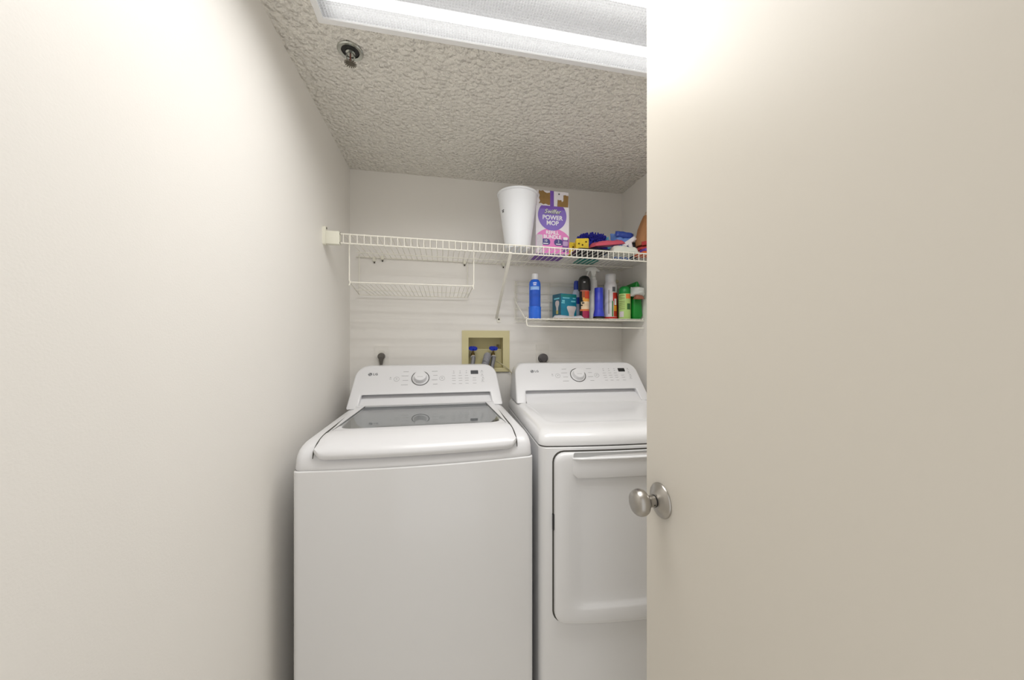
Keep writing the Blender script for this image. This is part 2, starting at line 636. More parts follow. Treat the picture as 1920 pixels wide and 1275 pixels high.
    mb.lathe([(0.0012, 0), (0.0012, 0.0003)], 8, F(logo_u - 0.0038, zlg + 0.0022, 0.0010))
    arc = [(0.0066 * math.cos(a), 0.0066 * math.sin(a)) for a in [R(70 + 290 * k / 14) for k in range(15)]]
    for k in range(14):
        (x0, y0), (x1, y1) = arc[k], arc[k + 1]
        a = math.atan2(y1 - y0, x1 - x0)
        mb.box((0, -0.0004, 0), (math.hypot(x1 - x0, y1 - y0), 0.0004, 0.0003), me_ @ Matrix.Translation((x0, y0, 0)) @ Matrix.Rotation(a, 4, 'Z'))
    mb.build('emblem_lines', M_PLASTIC, e, smooth=0)
    text('LG', 0.0165, F(logo_u + 0.0125, zlg, 0.0004), M_PRINT_D, 'lettering', con, align='LEFT', space=1.08, bold=0.0003)
    return con


def feet(parent):
    for x in (-0.29, 0.29):
        for y in (0.05, 0.66):
            MB().lathe([(0.022, 0), (0.022, 0.012), (0.010, 0.014), (0.010, 0.035)], 14).build('foot', M_BLACK, parent, loc=(x, y, 0))


# ---------------- washer
wa = thing('washing_machine', 'white top-loading washing machine beside the left wall, lid with glass window', 'washing machine', (-0.062, 1.0538, 0))
SEAM = 0.893
mb = MB()
rg = [ring(plan(AW, AD, BOW, 0.018, 0.004, 0.004, 0.004), 0.03), ring(plan(AW, AD, BOW, 0.018), 0.034), ring(plan(AW, AD, BOW, 0.018), SEAM - 0.004), ring(plan(AW, AD, BOW, 0.018, 0.003, 0.003, 0.003), SEAM - 0.0005)]
mb.rings(rg, cap1=False)
mb.build('cabinet', M_ENAMEL, wa, smooth=30)
# top cover with rounded front and an opening for the tub
zt = 0.966
mb = MB()
prof = [(0.004, 0.004, 0.891), (0.003, 0.003, 0.897), (0.0035, 0.0035, 0.905), (0.0055, 0.004, 0.920), (0.0095, 0.005, 0.932), (0.018, 0.007, 0.943), (0.030, 0.010, 0.951), (0.045, 0.014, 0.9575), (0.065, 0.020, 0.962), (0.088, 0.028, 0.965), (0.11, 0.034, 0.9665)]
rg = [ring(plan(AW, AD, BOW * max(0.2, 1 - 6 * f), 0.018 + s * 0.5, f, s, 0.003), z) for f, s, z in prof]
for q_, (f, s_i, z) in enumerate(prof):                      # finger scoop under the lid's front edge
    amt = {3: 0.010, 4: 0.018, 5: 0.014, 6: 0.006}.get(q_, 0.0)
    if amt:
        rg[q_] = [(x, y + (amt * min(1.0, max(0.0, (0.283 - abs(x)) / 0.02)) if y < 0.04 else 0.0), z) for x, y, z in rg[q_]]
op = plan(0.53, 0.47, 0.0, 0.045)
for z, g in ((0.9675, 0), (0.964, 0.004), (0.90, 0.006)):
    rg.append([(x * (1 - g), 0.155 + (y - 0.0) * (0.325 / 0.47) + (g if y < 0.2 else -g), z) for x, y in op])
mb.rings(rg, cap0=False, cap1=False)
mb.build('top_cover', M_PLASTIC, wa, smooth=40)
# tub seen through the lid window
MB().lathe([(0.30, 0.899), (0.255, 0.899), (0.248, 0.885), (0.245, 0.50), (0.20, 0.46), (0.02, 0.45)], 48, Matrix.Translation((0, 0.335, 0)), cap0=False).build('wash_tub', mat('tub_white', (236, 237, 238), 0.4), wa, smooth=40)
MB().lathe([(0.045, 0.455), (0.045, 0.80), (0.03, 0.82), (0.01, 0.822)], 24, Matrix.Translation((0, 0.335, 0))).build('agitator_post', mat('grey_plastic', (190, 192, 194), 0.4), wa, smooth=40)
# lid: curved front handle, side rails, rear rail round the glass
mb = MB()
LW = 0.287


def lid_prof(x):
    """front handle section as a closed loop in (y, z); ends tuck back towards the corners"""
    e = max(0.0, (abs(x) - (LW - 0.03)) / 0.03)
    k = 1 - math.sqrt(max(0.0, 1 - min(1, e) ** 2))
    b = -BOW * (1 - (x / 0.343) ** 2)
    lift = 0.016 * k
    top = [(0.146, 0.9675), (0.130, 0.9725), (0.105, 0.9745), (0.075, 0.9735), (0.05, 0.970), (0.03, 0.9635), (0.012, 0.955), (0.002, 0.947), (-0.004, 0.938), (-0.004, 0.929), (0.0, 0.9225), (0.007, 0.921)]
    bot = [(0.024, 0.923), (0.032, 0.935), (0.05, 0.949), (0.085, 0.957), (0.146, 0.960)]
    pts = []
    for y, z in top + bot:
        s = max(0, 1 - y / 0.16)
        zz = z + lift * (1 if z < 0.945 else 0.35 * s) * (1 if z < 0.96 else 0.2)
        if z > 0.95:
            zz -= 0.0055 * k
        pts.append((x, y + b * s * 0.95 + 0.006 * k * s, zz))
    return pts


xs = [-LW + 2 * LW * k / 40 for k in range(41)]
mb.rings([lid_prof(x) for x in xs])
for s in (-1, 1):                                            # side rails (glass opening tapers to the rear)
    a = [(s * 0.282, 0.140, 0.9665), (s * LW, 0.140, 0.9665), (s * LW, 0.470, 0.9790), (s * 0.250, 0.470, 0.9830)]
    if s < 0:
        a = a[::-1]
    mb.rings([[(x, y, z - 0.012) for x, y, z in a], a])
mb.box((-LW, 0.466, 0.966), (LW, 0.492, 0.9832))
lid = mb.build('lid', M_PLASTIC, wa, smooth=40)
MB().rings([[(-0.283, 0.146, 0.9605), (0.283, 0.146, 0.9605), (0.250, 0.470, 0.9775), (-0.250, 0.470, 0.9775)],
            [(-0.283, 0.146, 0.9645), (0.283, 0.146, 0.9645), (0.250, 0.470, 0.9815), (-0.250, 0.470, 0.9815)]]).build('glass_window', glass_mat('smoked_lid_glass', (232, 234, 234), 0.0, 1.6), lid, smooth=0)
mb = MB()                                                    # dark seal round the glass
loop = [(-0.282, 0.146), (0.282, 0.146), (0.250, 0.470), (-0.250, 0.470)]
for k in range(4):
    (x0, y0), (x1, y1) = loop[k], loop[(k + 1) % 4]
    mb.tube([(x0, y0, 0.966 if y0 < 0.3 else 0.983), (x1, y1, 0.966 if y1 < 0.3 else 0.983)], 0.0014, 6)
mb.build('window_seal', mat('seal_grey', (120, 120, 120), 0.5), lid)
for sg in (-1, 1):                                           # dark bead paints the shaded gap down each side of the lid
    MB().tube([(sg * (LW + 0.0030), y, z + 0.0004) for y, z in ((0.49, 0.968), (0.30, 0.9683), (0.16, 0.9682), (0.11, 0.9675), (0.082, 0.966), (0.056, 0.9625), (0.034, 0.957), (0.018, 0.950), (0.006, 0.942), (0.0005, 0.933), (-0.0025, 0.925))], [0.0018] * 3 + [0.0022] * 6 + [0.0016, 0.001], 6).build('lid_gap_shade', M_GAP_SHADE, wa)
feet(wa)
console(wa, 0.9665, 1.138, -0.036, -0.258, 0.214, ('washer_display', (78, 80, 84)), 0.496)

# ---------------- dryer
DA = R(-2.6)
dx0, dy0 = 0.303, 1.060
dcx = dx0 + 0.343 * math.cos(DA)
dcy = dy0 + 0.343 * math.sin(DA)
dr = thing('clothes_dryer', 'white front-loading clothes dryer partly hidden behind the open door', 'dryer', (dcx, dcy, 0), DA)
SEAM = 0.915
mb = MB()
mb.rings([ring(plan(AW, AD, BOW, 0.03, 0.004, 0.004, 0.004), 0.03), ring(plan(AW, AD, BOW, 0.03), 0.034), ring(plan(AW, AD, BOW, 0.03), SEAM - 0.003), ring(plan(AW, AD, BOW, 0.028, 0.003, 0.003, 0.003), SEAM)])
mb.build('cabinet', M_ENAMEL, dr, smooth=30)
mb = MB()
mb.rings([ring(plan(AW, AD, BOW, 0.028, 0.005, 0.005, 0.005), SEAM - 0.001), ring(plan(AW, AD, BOW, 0.028, 0.005, 0.005, 0.005), SEAM + 0.004)], False, False)
mb.build('seam_shade', M_GAP_SHADE, dr, smooth=30)  # dark band paints the shade in the seam below the top panel
mb = MB()
prof = [(0.003, 0.003, SEAM + 0.003), (0.0, 0.0, SEAM + 0.006), (0.0, 0.0, 0.930), (0.004, 0.003, 0.942), (0.011, 0.007, 0.952), (0.022, 0.014, 0.959), (0.038, 0.024, 0.963), (0.06, 0.034, 0.9655), (0.085, 0.045, 0.9665), (0.11, 0.055, 0.967), (0.118, 0.060, 0.965), (0.14, 0.066, 0.9635)]
rg = [ring(plan(AW, AD, BOW * max(0.3, 1 - 5 * f), 0.028 + s * 0.4, f, s, 0.004), z) for f, s, z in prof]
mb.rings(rg, cap0=False)
mb.build('top_panel', M_ENAMEL, dr, smooth=40)


def dfront(u):
    return -BOW * (1 - (u / 0.343) ** 2)


def dmap(pts, dep, sag=0.0):
    return [(x, dfront(x) - dep, z - (sag * (1 - (x / 0.3) ** 2) if z < 0.5 else 0)) for x, z in pts]


DXC, DZC, DW, DH = 0.0, 0.633, 0.596, 0.534


def dense(w, h, r, cx, cz, n=5, ne=10):
    """rounded rectangle with subdivided edges so it can follow the bowed front"""
    base = rrect(w, h, r, n, cx, cz)
    pts = []
    for k in range(len(base)):
        a, b = base[k], base[(k + 1) % len(base)]
        pts.append(a)
        if (k + 1) % (n + 1) == 0:                           # straight side between two corners
            for q in range(1, ne):
                pts.append((a[0] + (b[0] - a[0]) * q / ne, a[1] + (b[1] - a[1]) * q / ne))
    return pts


MB().rings([dmap(dense(DW + 0.010, DH + 0.010, 0.036, DXC, DZC), -0.004, 0.012), dmap(dense(DW + 0.010, DH + 0.010, 0.036, DXC, DZC), 0.0006, 0.012), dmap(dense(DW - 0.02, DH - 0.02, 0.03, DXC, DZC), 0.0006, 0.012)], False, False).build('door_gap_shade', M_GAP_SHADE, dr, smooth=30)  # dark rim paints the shade in the gap round the door
mb = MB()
PW, PH, PZ = 0.46, 0.430, 0.628
rg = []
for (w, h, r, cz, dep) in ((DW, DH, 0.033, DZC, 0.0), (DW, DH, 0.033, DZC, 0.012), (DW - 0.005, DH - 0.005, 0.031, DZC, 0.0165), (DW - 0.018, DH - 0.018, 0.026, DZC, 0.0195), (DW - 0.04, DH - 0.036, 0.022, DZC, 0.0205),
                           (PW + 0.06, PH + 0.012, 0.045, PZ, 0.0205), (PW + 0.03, PH, 0.04, PZ, 0.0190), (PW - 0.014, PH - 0.014, 0.03, PZ + 0.001, 0.0135), (PW - 0.05, PH - 0.03, 0.026, PZ + 0.002, 0.0115), (PW * 0.75, PH * 0.75, 0.02, PZ, 0.011), (PW * 0.5, PH * 0.5, 0.015, PZ, 0.011), (PW * 0.25, PH * 0.3, 0.01, PZ, 0.011), (PW * 0.1, PH * 0.2, 0.006, PZ, 0.011)):
    rg.append(dmap(dense(w, h, r, DXC, cz), dep, 0.010 if h > 0.45 else 0.0))
mb.rings(rg)
dd = mb.build('dryer_door', M_ENAMEL, dr, smooth=40)
dd['label'] = 'white dryer door with recessed centre panel'
# pull handle at the top of the door: a proud lip above a shallow finger scoop plate
mb = MB()
xs = [-0.245 + 0.49 * k / 24 for k in range(25)]
sec = []
for x in xs:
    y = dfront(x) - 0.0205
    e = max(0, (abs(x) - 0.225) / 0.02)
    d = 0.007 * (1 - 0.8 * min(1, e) ** 2)
    sec.append([(x, y + 0.004, 0.888), (x, y - d * 0.5, 0.888), (x, y - d, 0.8855), (x, y - d, 0.8825), (x, y - d * 0.5, 0.880), (x, y + 0.004, 0.880)])
mb.rings(sec)
mb.build('handle_lip', M_ENAMEL, dd, smooth=50)
mb = MB()                                                    # finger plate below the lip, ends rounded off
sec = []
for k in range(33):
    x = -0.244 + 0.488 * k / 32
    e = max(0, (abs(x) - 0.230) / 0.014)
    cut = 0.014 * (1 - math.sqrt(max(0, 1 - e * e)))
    y = dfront(x) - 0.0200
    zb_ = 0.8225 + cut
    sec.append([(x, y, 0.881), (x, y, zb_), (x, y - 0.0014, zb_ + 0.0004), (x, y - 0.0024, zb_ + 0.003), (x, y - 0.0026, 0.85), (x, y - 0.0026, 0.881)])
mb.rings(sec)
mb.build('handle_plate', M_ENAMEL, dd, smooth=40)
MB().rings([dmap(dense(0.484, 0.020, 0.006, 0, 0.8935, 3, 12), 0.0207), dmap(dense(0.484, 0.02, 0.006, 0, 0.8935, 3, 12), 0.0210)], False, True).build('handle_recess_shade', mat('recess_shade_grey', (188, 189, 190), 0.4), dd, smooth=40)  # flat grey pane, shade of the handle recess put into its colour
MB().box((-0.3035, dfront(0.30) - 0.006, 0.655), (-0.2965, dfront(0.30) + 0.001, 0.705)).build('door_hinge', M_BLACK, dr, smooth=0)
feet(dr)
console(dr, 0.965, 1.141, -0.004, -0.236, 0.236, ('dryer_display', (22, 22, 24)), 0.50)


# =================================================================== WIRE SHELF
def deckz(x):
    return 1.685 - 0.0085 * (x + 0.40)


SY = 1.506                                                   # shelf front
sh = thing('wire_shelf', 'long white wire shelf spanning the closet wall to wall', 'shelf', (0, 0, 0))
x0, x1 = -0.452, 1.052
RT = 0.0032


def rail(name, a, b, r=RT):
    return MB().tube([a, b], r, 8).build(name, M_WIRE, sh)


rail('front_rail', (x0 + 0.03, SY, deckz(x0)), (x1, SY, deckz(x1)))
rail('front_rail', (x0 + 0.03, SY, deckz(x0) - 0.037), (x1, SY, deckz(x1) - 0.037))
rail('middle_rail', (x0 + 0.05, 1.78, deckz(x0) - 0.005), (x1, 1.78, deckz(x1) - 0.005), 0.0028)
rail('back_rail', (x0 + 0.02, 1.903, 1.688), (x1, 1.903, 1.681), 0.0032)
first = None
k = 0
x = x0 + 0.062
while x < x1:
    if first is None:
        first = MB().tube([(0, SY - 0.0038, -0.037), (0, SY - 0.0038, -0.0005), (0, SY, 0.0022), (0, SY + 0.02, 0.0015), (0, 1.905, 0.0015)], 0.0018, 5).build('deck_wire', M_WIRE, sh, loc=(x, 0, deckz(x)))
    else:
        share(first, 'deck_wire', sh, (x, 0, deckz(x)))
    x += 0.0262
# end bracket on the left wall
br = MB().box((XL + 0.012, SY - 0.014, 1.640), (XL + 0.062, SY + 0.012, 1.692)).build('wall_bracket', M_PLAST_IV, sh, smooth=30, bevel=0.002)
MB().prism(rrect(0.020, 0.075, 0.009, 5), 0, 0.0125, frame((XL, SY - 0.002, 1.674), (0, 1, 0), (0, 0, 1))).build('bracket_plate', M_PLAST_IV, br, smooth=30)
MB().lathe([(0.0042, 0), (0.0042, 0.0015)], 12, frame((XL + 0.0118, SY - 0.002, 1.704), (0, 1, 0), (0, 0, 1))).build('screw', M_SCREW, br)
for dz in (0, -0.037):
    MB().lathe([(0.0046, 0), (0.0046, 0.001)], 12, frame((XL + 0.0622, SY, deckz(x0) + dz), (0, 1, 0), (0, 0, 1))).build('rail_socket', M_SCREW, br)
# right end bracket (behind the door)
br2 = MB().box((XR - 0.055, SY - 0.014, 1.627), (XR - 0.002, SY + 0.012, 1.679)).build('wall_bracket', M_PLAST_IV, sh, smooth=30, bevel=0.002)
# wall clips under the back rail
for cx, cz in ((-0.345, 1.672), (-0.305, 1.682), (0.12, 1.678), (0.335, 1.676), (0.86, 1.674)):
    c = MB().box((cx - 0.007, 1.896, cz - 0.004), (cx + 0.007, 1.912, cz + 0.016)).build('wall_clip', M_PLAST_IV, sh, smooth=0, bevel=0.001)
    MB().lathe([(0.004, 0), (0.004, 0.0015)], 10, frame((cx, 1.9075, cz - 0.010), (1, 0, 0), (0, 0, 1))).build('screw', M_SCREW, c)
# diagonal support brace
bt, bb = Vector((0.2963, SY, deckz(0.3) - 0.038)), Vector((0.3094, 1.906, 1.385))
d = (bb - bt).normalized()
u = Vector((1, 0, 0))
m = frame(bt, u, d)
bra = MB().box((-0.007, -0.006, -0.004), (0.007, (bb - bt).length, 0.004), m).build('support_brace', M_WIRE, sh, smooth=30, bevel=0.0015)
MB().box((0.2994, 1.9075, 1.358), (0.3194, 1.912, 1.392)).build('brace_foot', M_WIRE, bra, smooth=0, bevel=0.001)
MB().lathe([(0.0045, 0), (0.0045, 0.002)], 10, frame((0.3094, 1.9075, 1.3755), (1, 0, 0), (0, 0, 1))).build('screw', M_SCREW, bra)

# =================================================================== HANGING UNDER-SHELF RACK
hr = thing('hanging_wire_rack', 'empty white wire rack hanging under the left part of the long shelf', 'wire rack', (0, 0, 0))
HX0, HX1, HFY, HBY, HZ = -0.378, 0.138, 1.545, 1.888, 1.495


def hook_wire(x, xb, name):
    """side wire: hooks over the deck at the front, drops, runs back, rises to the deck again"""
    zt_ = deckz(x)
    return MB().tube([(x, HFY + 0.02, zt_ + 0.006), (x, HFY, zt_ + 0.006), (x, HFY, HZ + 0.012), (x + (0.004 if x < 0 else -0.004), HFY, HZ), (xb, HBY, HZ - 0.004), (xb, HBY, 1.69), (xb, HBY - 0.02, 1.694)], 0.0024, 7).build(name, M_WIRE, hr)


hook_wire(HX0, -0.415, 'side_wire')
hook_wire(HX1, 0.135, 'side_wire')
MB().tube([(HX0 + 0.002, HFY, HZ + 0.003), (HX1 - 0.002, HFY, HZ + 0.003)], 0.0026, 7).build('front_bar', M_WIRE, hr)
MB().tube([(-0.413, HBY, HZ - 0.004), (0.135, HBY, HZ - 0.004)], 0.0026, 7).build('back_bar', M_WIRE, hr)
MB().tube([(-0.395, 1.72, HZ - 0.004), (0.136, 1.72, HZ - 0.004)], 0.0022, 7).build('middle_bar', M_WIRE, hr)
for x, s in ((HX0 + 0.006, -1), (HX1 - 0.006, 1)):
    MB().tube([(x, HFY - 0.003, HZ + 0.008), (x + s * 0.005, HFY - 0.006, HZ - 0.012)], 0.0024, 7).build('stop_tab', M_WIRE, hr)
first = None
for k in range(1, 26):
    xa = HX0 + (HX1 - HX0) * k / 26
    xb = -0.413 + (0.135 + 0.413) * k / 26
    if first is None:
        first = MB().tube([(0, HFY, HZ - 0.001), (0, HBY, HZ - 0.006)], 0.0015, 5).build('deck_wire', M_WIRE, hr, loc=(xa, 0, 0))
        L = HBY
    else:
        share(first, 'deck_wire', hr, (xa, 0, 0))

# =================================================================== LOWER WIRE RACK
lr = thing('wall_wire_rack', 'white wire wall rack crowded with cleaning products above the dryer', 'wire rack', (0, 0, 0))
LX0, LX1, LFY, LBY, LZ = 0.407, 1.054, 1.672, 1.900, 1.364
for z in (1.587, 1.568, 1.525, 1.482, 1.436, 1.385):
    MB().tube([(0.402, LBY, z), (LX1, LBY, z)], 0.0022, 6).build('back_wire', M_WIRE, lr)
for x in (0.402, 0.412, 0.60, 0.81, 1.03):
    MB().tube([(x, LBY + 0.004, 1.590), (x, LBY + 0.004, 1.372)], 0.0024, 6).build('upright_wire', M_WIRE, lr)
for x in (LX0, LX1 - 0.01):
    MB().tube([(x - 0.012, LBY - 0.003, 1.50), (x - 0.006, LBY - 0.05, 1.455), (x, LFY + 0.012, LZ + 0.003), (x + 0.002, LFY, LZ + 0.004), (x + 0.003, LFY - 0.002, LZ + 0.010)], 0.0028, 7).build('side_arm', M_WIRE, lr)
MB().tube([(LX0 + 0.004, LFY + 0.004, LZ + 0.002), (LX0 + 0.004, LFY, LZ - 0.02), (LX0 + 0.008, LFY, LZ - 0.033), (LX0 + 0.018, LFY, LZ - 0.036), (LX1, LFY, LZ - 0.041)], 0.0030, 8).build('front_bar', M_WIRE, lr)
MB().tube([(LX0 + 0.004, LFY, LZ), (LX1, LFY, LZ - 0.002)], 0.0028, 7).build('deck_bar', M_WIRE, lr)
MB().tube([(LX0, LBY, LZ), (LX1, LBY, LZ - 0.002)], 0.0028, 7).build('deck_bar', M_WIRE, lr)
first = None
for k in range(24):
    xx = LX0 + 0.012 + 0.0265 * k
    if xx > LX1 - 0.003:
        break
    if first is None:
        first = MB().tube([(0, LFY, LZ + 0.003), (0, LBY, LZ + 0.003)], 0.0016, 5).build('deck_wire', M_WIRE, lr, loc=(xx, 0, 0))
    else:
        share(first, 'deck_wire', lr, (xx, 0, 0))
DK = LZ + 0.0048                                             # top of lower deck

#ITEMS
# =================================================================== LAUNDRY VALVE BOX
M_BOXY = mat('beige_valve_box', (214, 205, 160), 0.5)
M_VALVEBLUE = mat('blue_valve_handle', (40, 62, 190), 0.35)
M_BRASS = mat('valve_brass', (120, 100, 60), 0.4, metal=0.8)
M_BRAID = mat('braided_steel', (140, 140, 145), 0.4, metal=0.6, bump=(900, 0.6, 0.002, 1))
vb = thing('laundry_valve_box', 'beige recessed laundry water valve box in the back wall above the washer', 'valve box', (0.2375, YB, 1.19))
ox0, ox1, oz0, oz1 = 0.106 - 0.2375, 0.370 - 0.2375, 1.083 - 1.19, 1.312 - 1.19
ix0, ix1, iz0, iz1 = VX0 + 0.001 - 0.2375, VX1 - 0.001 - 0.2375, VZ0 + 0.001 - 1.19, VZ1 - 0.001 - 1.19
mb = MB()
for lo, hi in (((ox0, -0.006, iz1), (ox1, 0, oz1)), ((ox0, -0.006, oz0), (ox1, 0, iz0)), ((ox0, -0.006, iz0), (ix0, 0, iz1)), ((ix1, -0.006, iz0), (ox1, 0, iz1))):
    mb.box(lo, hi)
mb.build('flange', M_BOXY, vb, smooth=0)
mb = MB()
q = lambda y, i=0: [(ix0 + i, y, iz0 + i), (ix1 - i, y, iz0 + i), (ix1 - i, y, iz1 - i), (ix0 + i, y, iz1 - i)]
mb.rings([q(-0.003), q(0.08), q(0.08, 0.06)], cap0=False)
mb.build('recess_liner', M_BOXY, vb, smooth=0)
MB().box((ix0, 0.05, iz0), (ix1, 0.079, 0.02)).build('inner_step', M_BOXY, vb, smooth=0)
MB().box((ox0 + 0.15, -0.012, oz0), (ox1, -0.006, oz0 + 0.020)).build('bottom_lip', M_BOXY, vb, smooth=0, bevel=0.003)
for vx in (-0.071, 0.042):
    v = MB().tube([(vx, 0.045, -0.02), (vx, 0.012, -0.008), (vx, 0.004, -0.02), (vx, 0.0, -0.035)], 0.011, 10).build('valve_body', M_BRASS, vb)
    MB().tube([(vx, 0.006, -0.006), (vx, 0.003, 0.024)], 0.005, 8).build('stem', M_BRASS, v)
    mb = MB()
    for k in range(6):
        a = 2 * math.pi * k / 6
        m = Matrix.Translation((vx, 0.0, 0.024)) @ Matrix.Rotation(R(20), 4, 'X') @ Matrix.Rotation(a, 4, 'Z')
        mb.box((0.0, -0.008, -0.005), (0.023, 0.008, 0.005), m)
    mb.lathe([(0.012, -0.006), (0.013, 0.0), (0.012, 0.007)], 14, Matrix.Translation((vx, 0.0, 0.024)) @ Matrix.Rotation(R(20), 4, 'X'))
    mb.build('valve_handle', M_VALVEBLUE, v, smooth=30)
MB().box((0.072, 0.06, -0.05), (0.082, 0.078, 0.045)).build('drain_riser', mat('riser_brown', (120, 105, 70), 0.5), vb, smooth=0)

# hoses
M_HOSE = mat('grey_drain_hose', (150, 150, 156), 0.45)


def hose(name, label, pts, r, material, collar=True, ribs=0):
    t = thing(name, label, 'cable' if 'cable' in name else 'hose', pts[0])
    o = Vector(pts[0])
    P_ = [Vector(p) - o for p in pts]
    # smooth (Catmull-Rom)
    sm = []
    for i in range(len(P_) - 1):
        p0, p1, p2, p3 = P_[max(0, i - 1)], P_[i], P_[i + 1], P_[min(len(P_) - 1, i + 2)]
        for s in range(8):
            u = s / 8
            sm.append(0.5 * ((2 * p1) + (p2 - p0) * u + (2 * p0 - 5 * p1 + 4 * p2 - p3) * u * u + (3 * p1 - p0 - 3 * p2 + p3) * u ** 3))
    sm.append(P_[-1])
    if ribs:
        dense_, rr = [], []
        for i in range(len(sm) - 1):
            for s in range(4):
                dense_.append(sm[i].lerp(sm[i + 1], s / 4))
                rr.append(r * (1.0 if s in (0, 1) else 0.86))
        MB().tube(dense_, rr, 14).build('corrugated_tube', material, t)
    else:
        MB().tube(sm, r, 10).build('tube', material, t)
    if collar:
        MB().tube([sm[0], sm[2]], r * 1.25, 12).build('collar', mat('white_nut', (225, 222, 215), 0.4), t)
    return t


hose('supply_hose', 'thin braided water hose screwed to the left blue valve', [(0.1665, 1.902, 1.168), (0.166, 1.890, 1.152), (0.158, 1.872, 1.11), (0.150, 1.845, 1.0), (0.15, 1.84, 0.8)], 0.0115, M_BRAID)
hose('supply_hose', 'thin braided water hose screwed to the right blue valve', [(0.2795, 1.902, 1.168), (0.277, 1.890, 1.152), (0.266, 1.872, 1.11), (0.256, 1.845, 1.0), (0.25, 1.84, 0.8)], 0.0115, M_BRAID)
hose('drain_hose', 'thick grey corrugated drain hose hooked into the valve box', [(0.240, 1.945, 1.130), (0.246, 1.93, 1.166), (0.244, 1.895, 1.170), (0.231, 1.858, 1.140), (0.218, 1.845, 1.08), (0.20, 1.84, 0.8)], 0.020, M_HOSE, False, 1)
hose('thin_cable', 'thin pale cable running from the valve box down between the machines', [(0.300, 1.935, 1.138), (0.315, 1.90, 1.132), (0.345, 1.892, 1.112), (0.372, 1.893, 1.085), (0.385, 1.90, 1.03), (0.385, 1.90, 0.7)], 0.0026, mat('pale_cable', (200, 192, 160), 0.5), False)

# =================================================================== OUTLETS AND PLUGS
def outlet(x, z, w, h, label):
    o = thing('wall_outlet', label, 'outlet', (x, YB, z))
    MB().prism(rrect(w, h, 0.004, 3), 0, 0.005, frame((0, 0, 0), (1, 0, 0), (0, 0, 1))).build('cover_plate', mat('outlet_white', (234, 231, 225), 0.4), o, smooth=30)
    return o


o1 = outlet(-0.309, 1.172, 0.070, 0.114, 'white wall outlet plate behind the washer, left of the valve box')
for dz in (0.02, -0.02):
    MB().prism(rrect(0.034, 0.028, 0.010, 4), 0.0048, 0.0065, frame((0, 0, dz), (1, 0, 0), (0, 0, 1))).build('socket_face', mat('outlet_white2', (226, 223, 215), 0.4), o1, smooth=30)
MB().lathe([(0.0025, 0.004), (0.0025, 0.006)], 8, frame((0, 0, 0.0), (1, 0, 0), (0, 0, 1))).build('screw', M_NICKEL, o1)
o2 = outlet(0.563, 1.176, 0.076, 0.118, 'white wall outlet plate behind the dryer')
MB().lathe([(0.027, 0.0045), (0.027, 0.0065)], 28, frame((0, 0, -0.02), (1, 0, 0), (0, 0, 1))).build('socket_face', M_BLACK, o2)
M_PLUG = mat('dark_grey_plug', (98, 94, 88), 0.5)
p1 = thing('power_plug', 'small round grey plug and cord in the outlet left of the valve box', 'plug', (-0.309, YB - 0.007, 1.175))
MB().lathe([(0.017, 0), (0.018, 0.004), (0.017, 0.018), (0.012, 0.022)], 24, frame((0, 0, 0), (1, 0, 0), (0, 0, 1))).build('plug_head', M_PLUG, p1)
MB().tube([(0, -0.012, -0.008), (0, -0.014, -0.028), (0, -0.014, -0.046), (0.002, -0.013, -0.08), (0.01, -0.02, -0.3)], [0.013, 0.009, 0.006, 0.0045, 0.0045], 10).build('cord', M_PLUG, p1)
p2 = thing('power_plug', 'large round black dryer plug behind the dryer', 'plug', (0.563, YB - 0.0065, 1.158))
MB().lathe([(0.0255, 0), (0.0262, 0.006), (0.025, 0.022), (0.018, 0.028), (0.006, 0.029)], 28, frame((0, 0, 0), (1, 0, 0), (0, 0, 1))).build('plug_head', mat('charcoal_plug', (92, 88, 90), 0.45), p2)
MB().tube([(0, -0.014, -0.018), (0, -0.016, -0.05), (0.004, -0.02, -0.12), (0.02, -0.03, -0.35)], [0.014, 0.011, 0.008, 0.008], 10).build('cord', M_PLUG, p2)


# =================================================================== THINGS ON THE LONG SHELF
def front_of(x, y):
    return math.atan2(-y, -x)


def patch(r, z0, z1, a0, a1, front, n=10):
    """curved label patch on a can: angles in degrees, positive to the right seen from the camera"""
    mb = MB()
    rg = []
    for k in range(n + 1):
        a = front + R(a0 + (a1 - a0) * k / n)
        c, s_ = math.cos(a), math.sin(a)
        rg.append([((r - 0.0008) * c, (r - 0.0008) * s_, z0), (r * c, r * s_, z0), (r * c, r * s_, z1), ((r - 0.0008) * c, (r - 0.0008) * s_, z1)])
    mb.rings(rg)
    return mb


def curved_text(body, size, r, z, front, material, name, parent, off=0, space=1.0, bold=0.0):
    """lettering wrapped round a can"""
    o = text(body, size, Matrix.Identity(4), material, name, parent, space=space, bold=bold)
    for v in o.data.vertices:
        a = front + R(off) + v.co.x / r
        rr = r + 0.0003 + v.co.z
        v.co = (rr * math.cos(a), rr * math.sin(a), z + v.co.y)
    return o


from mathutils import noise as mnoise


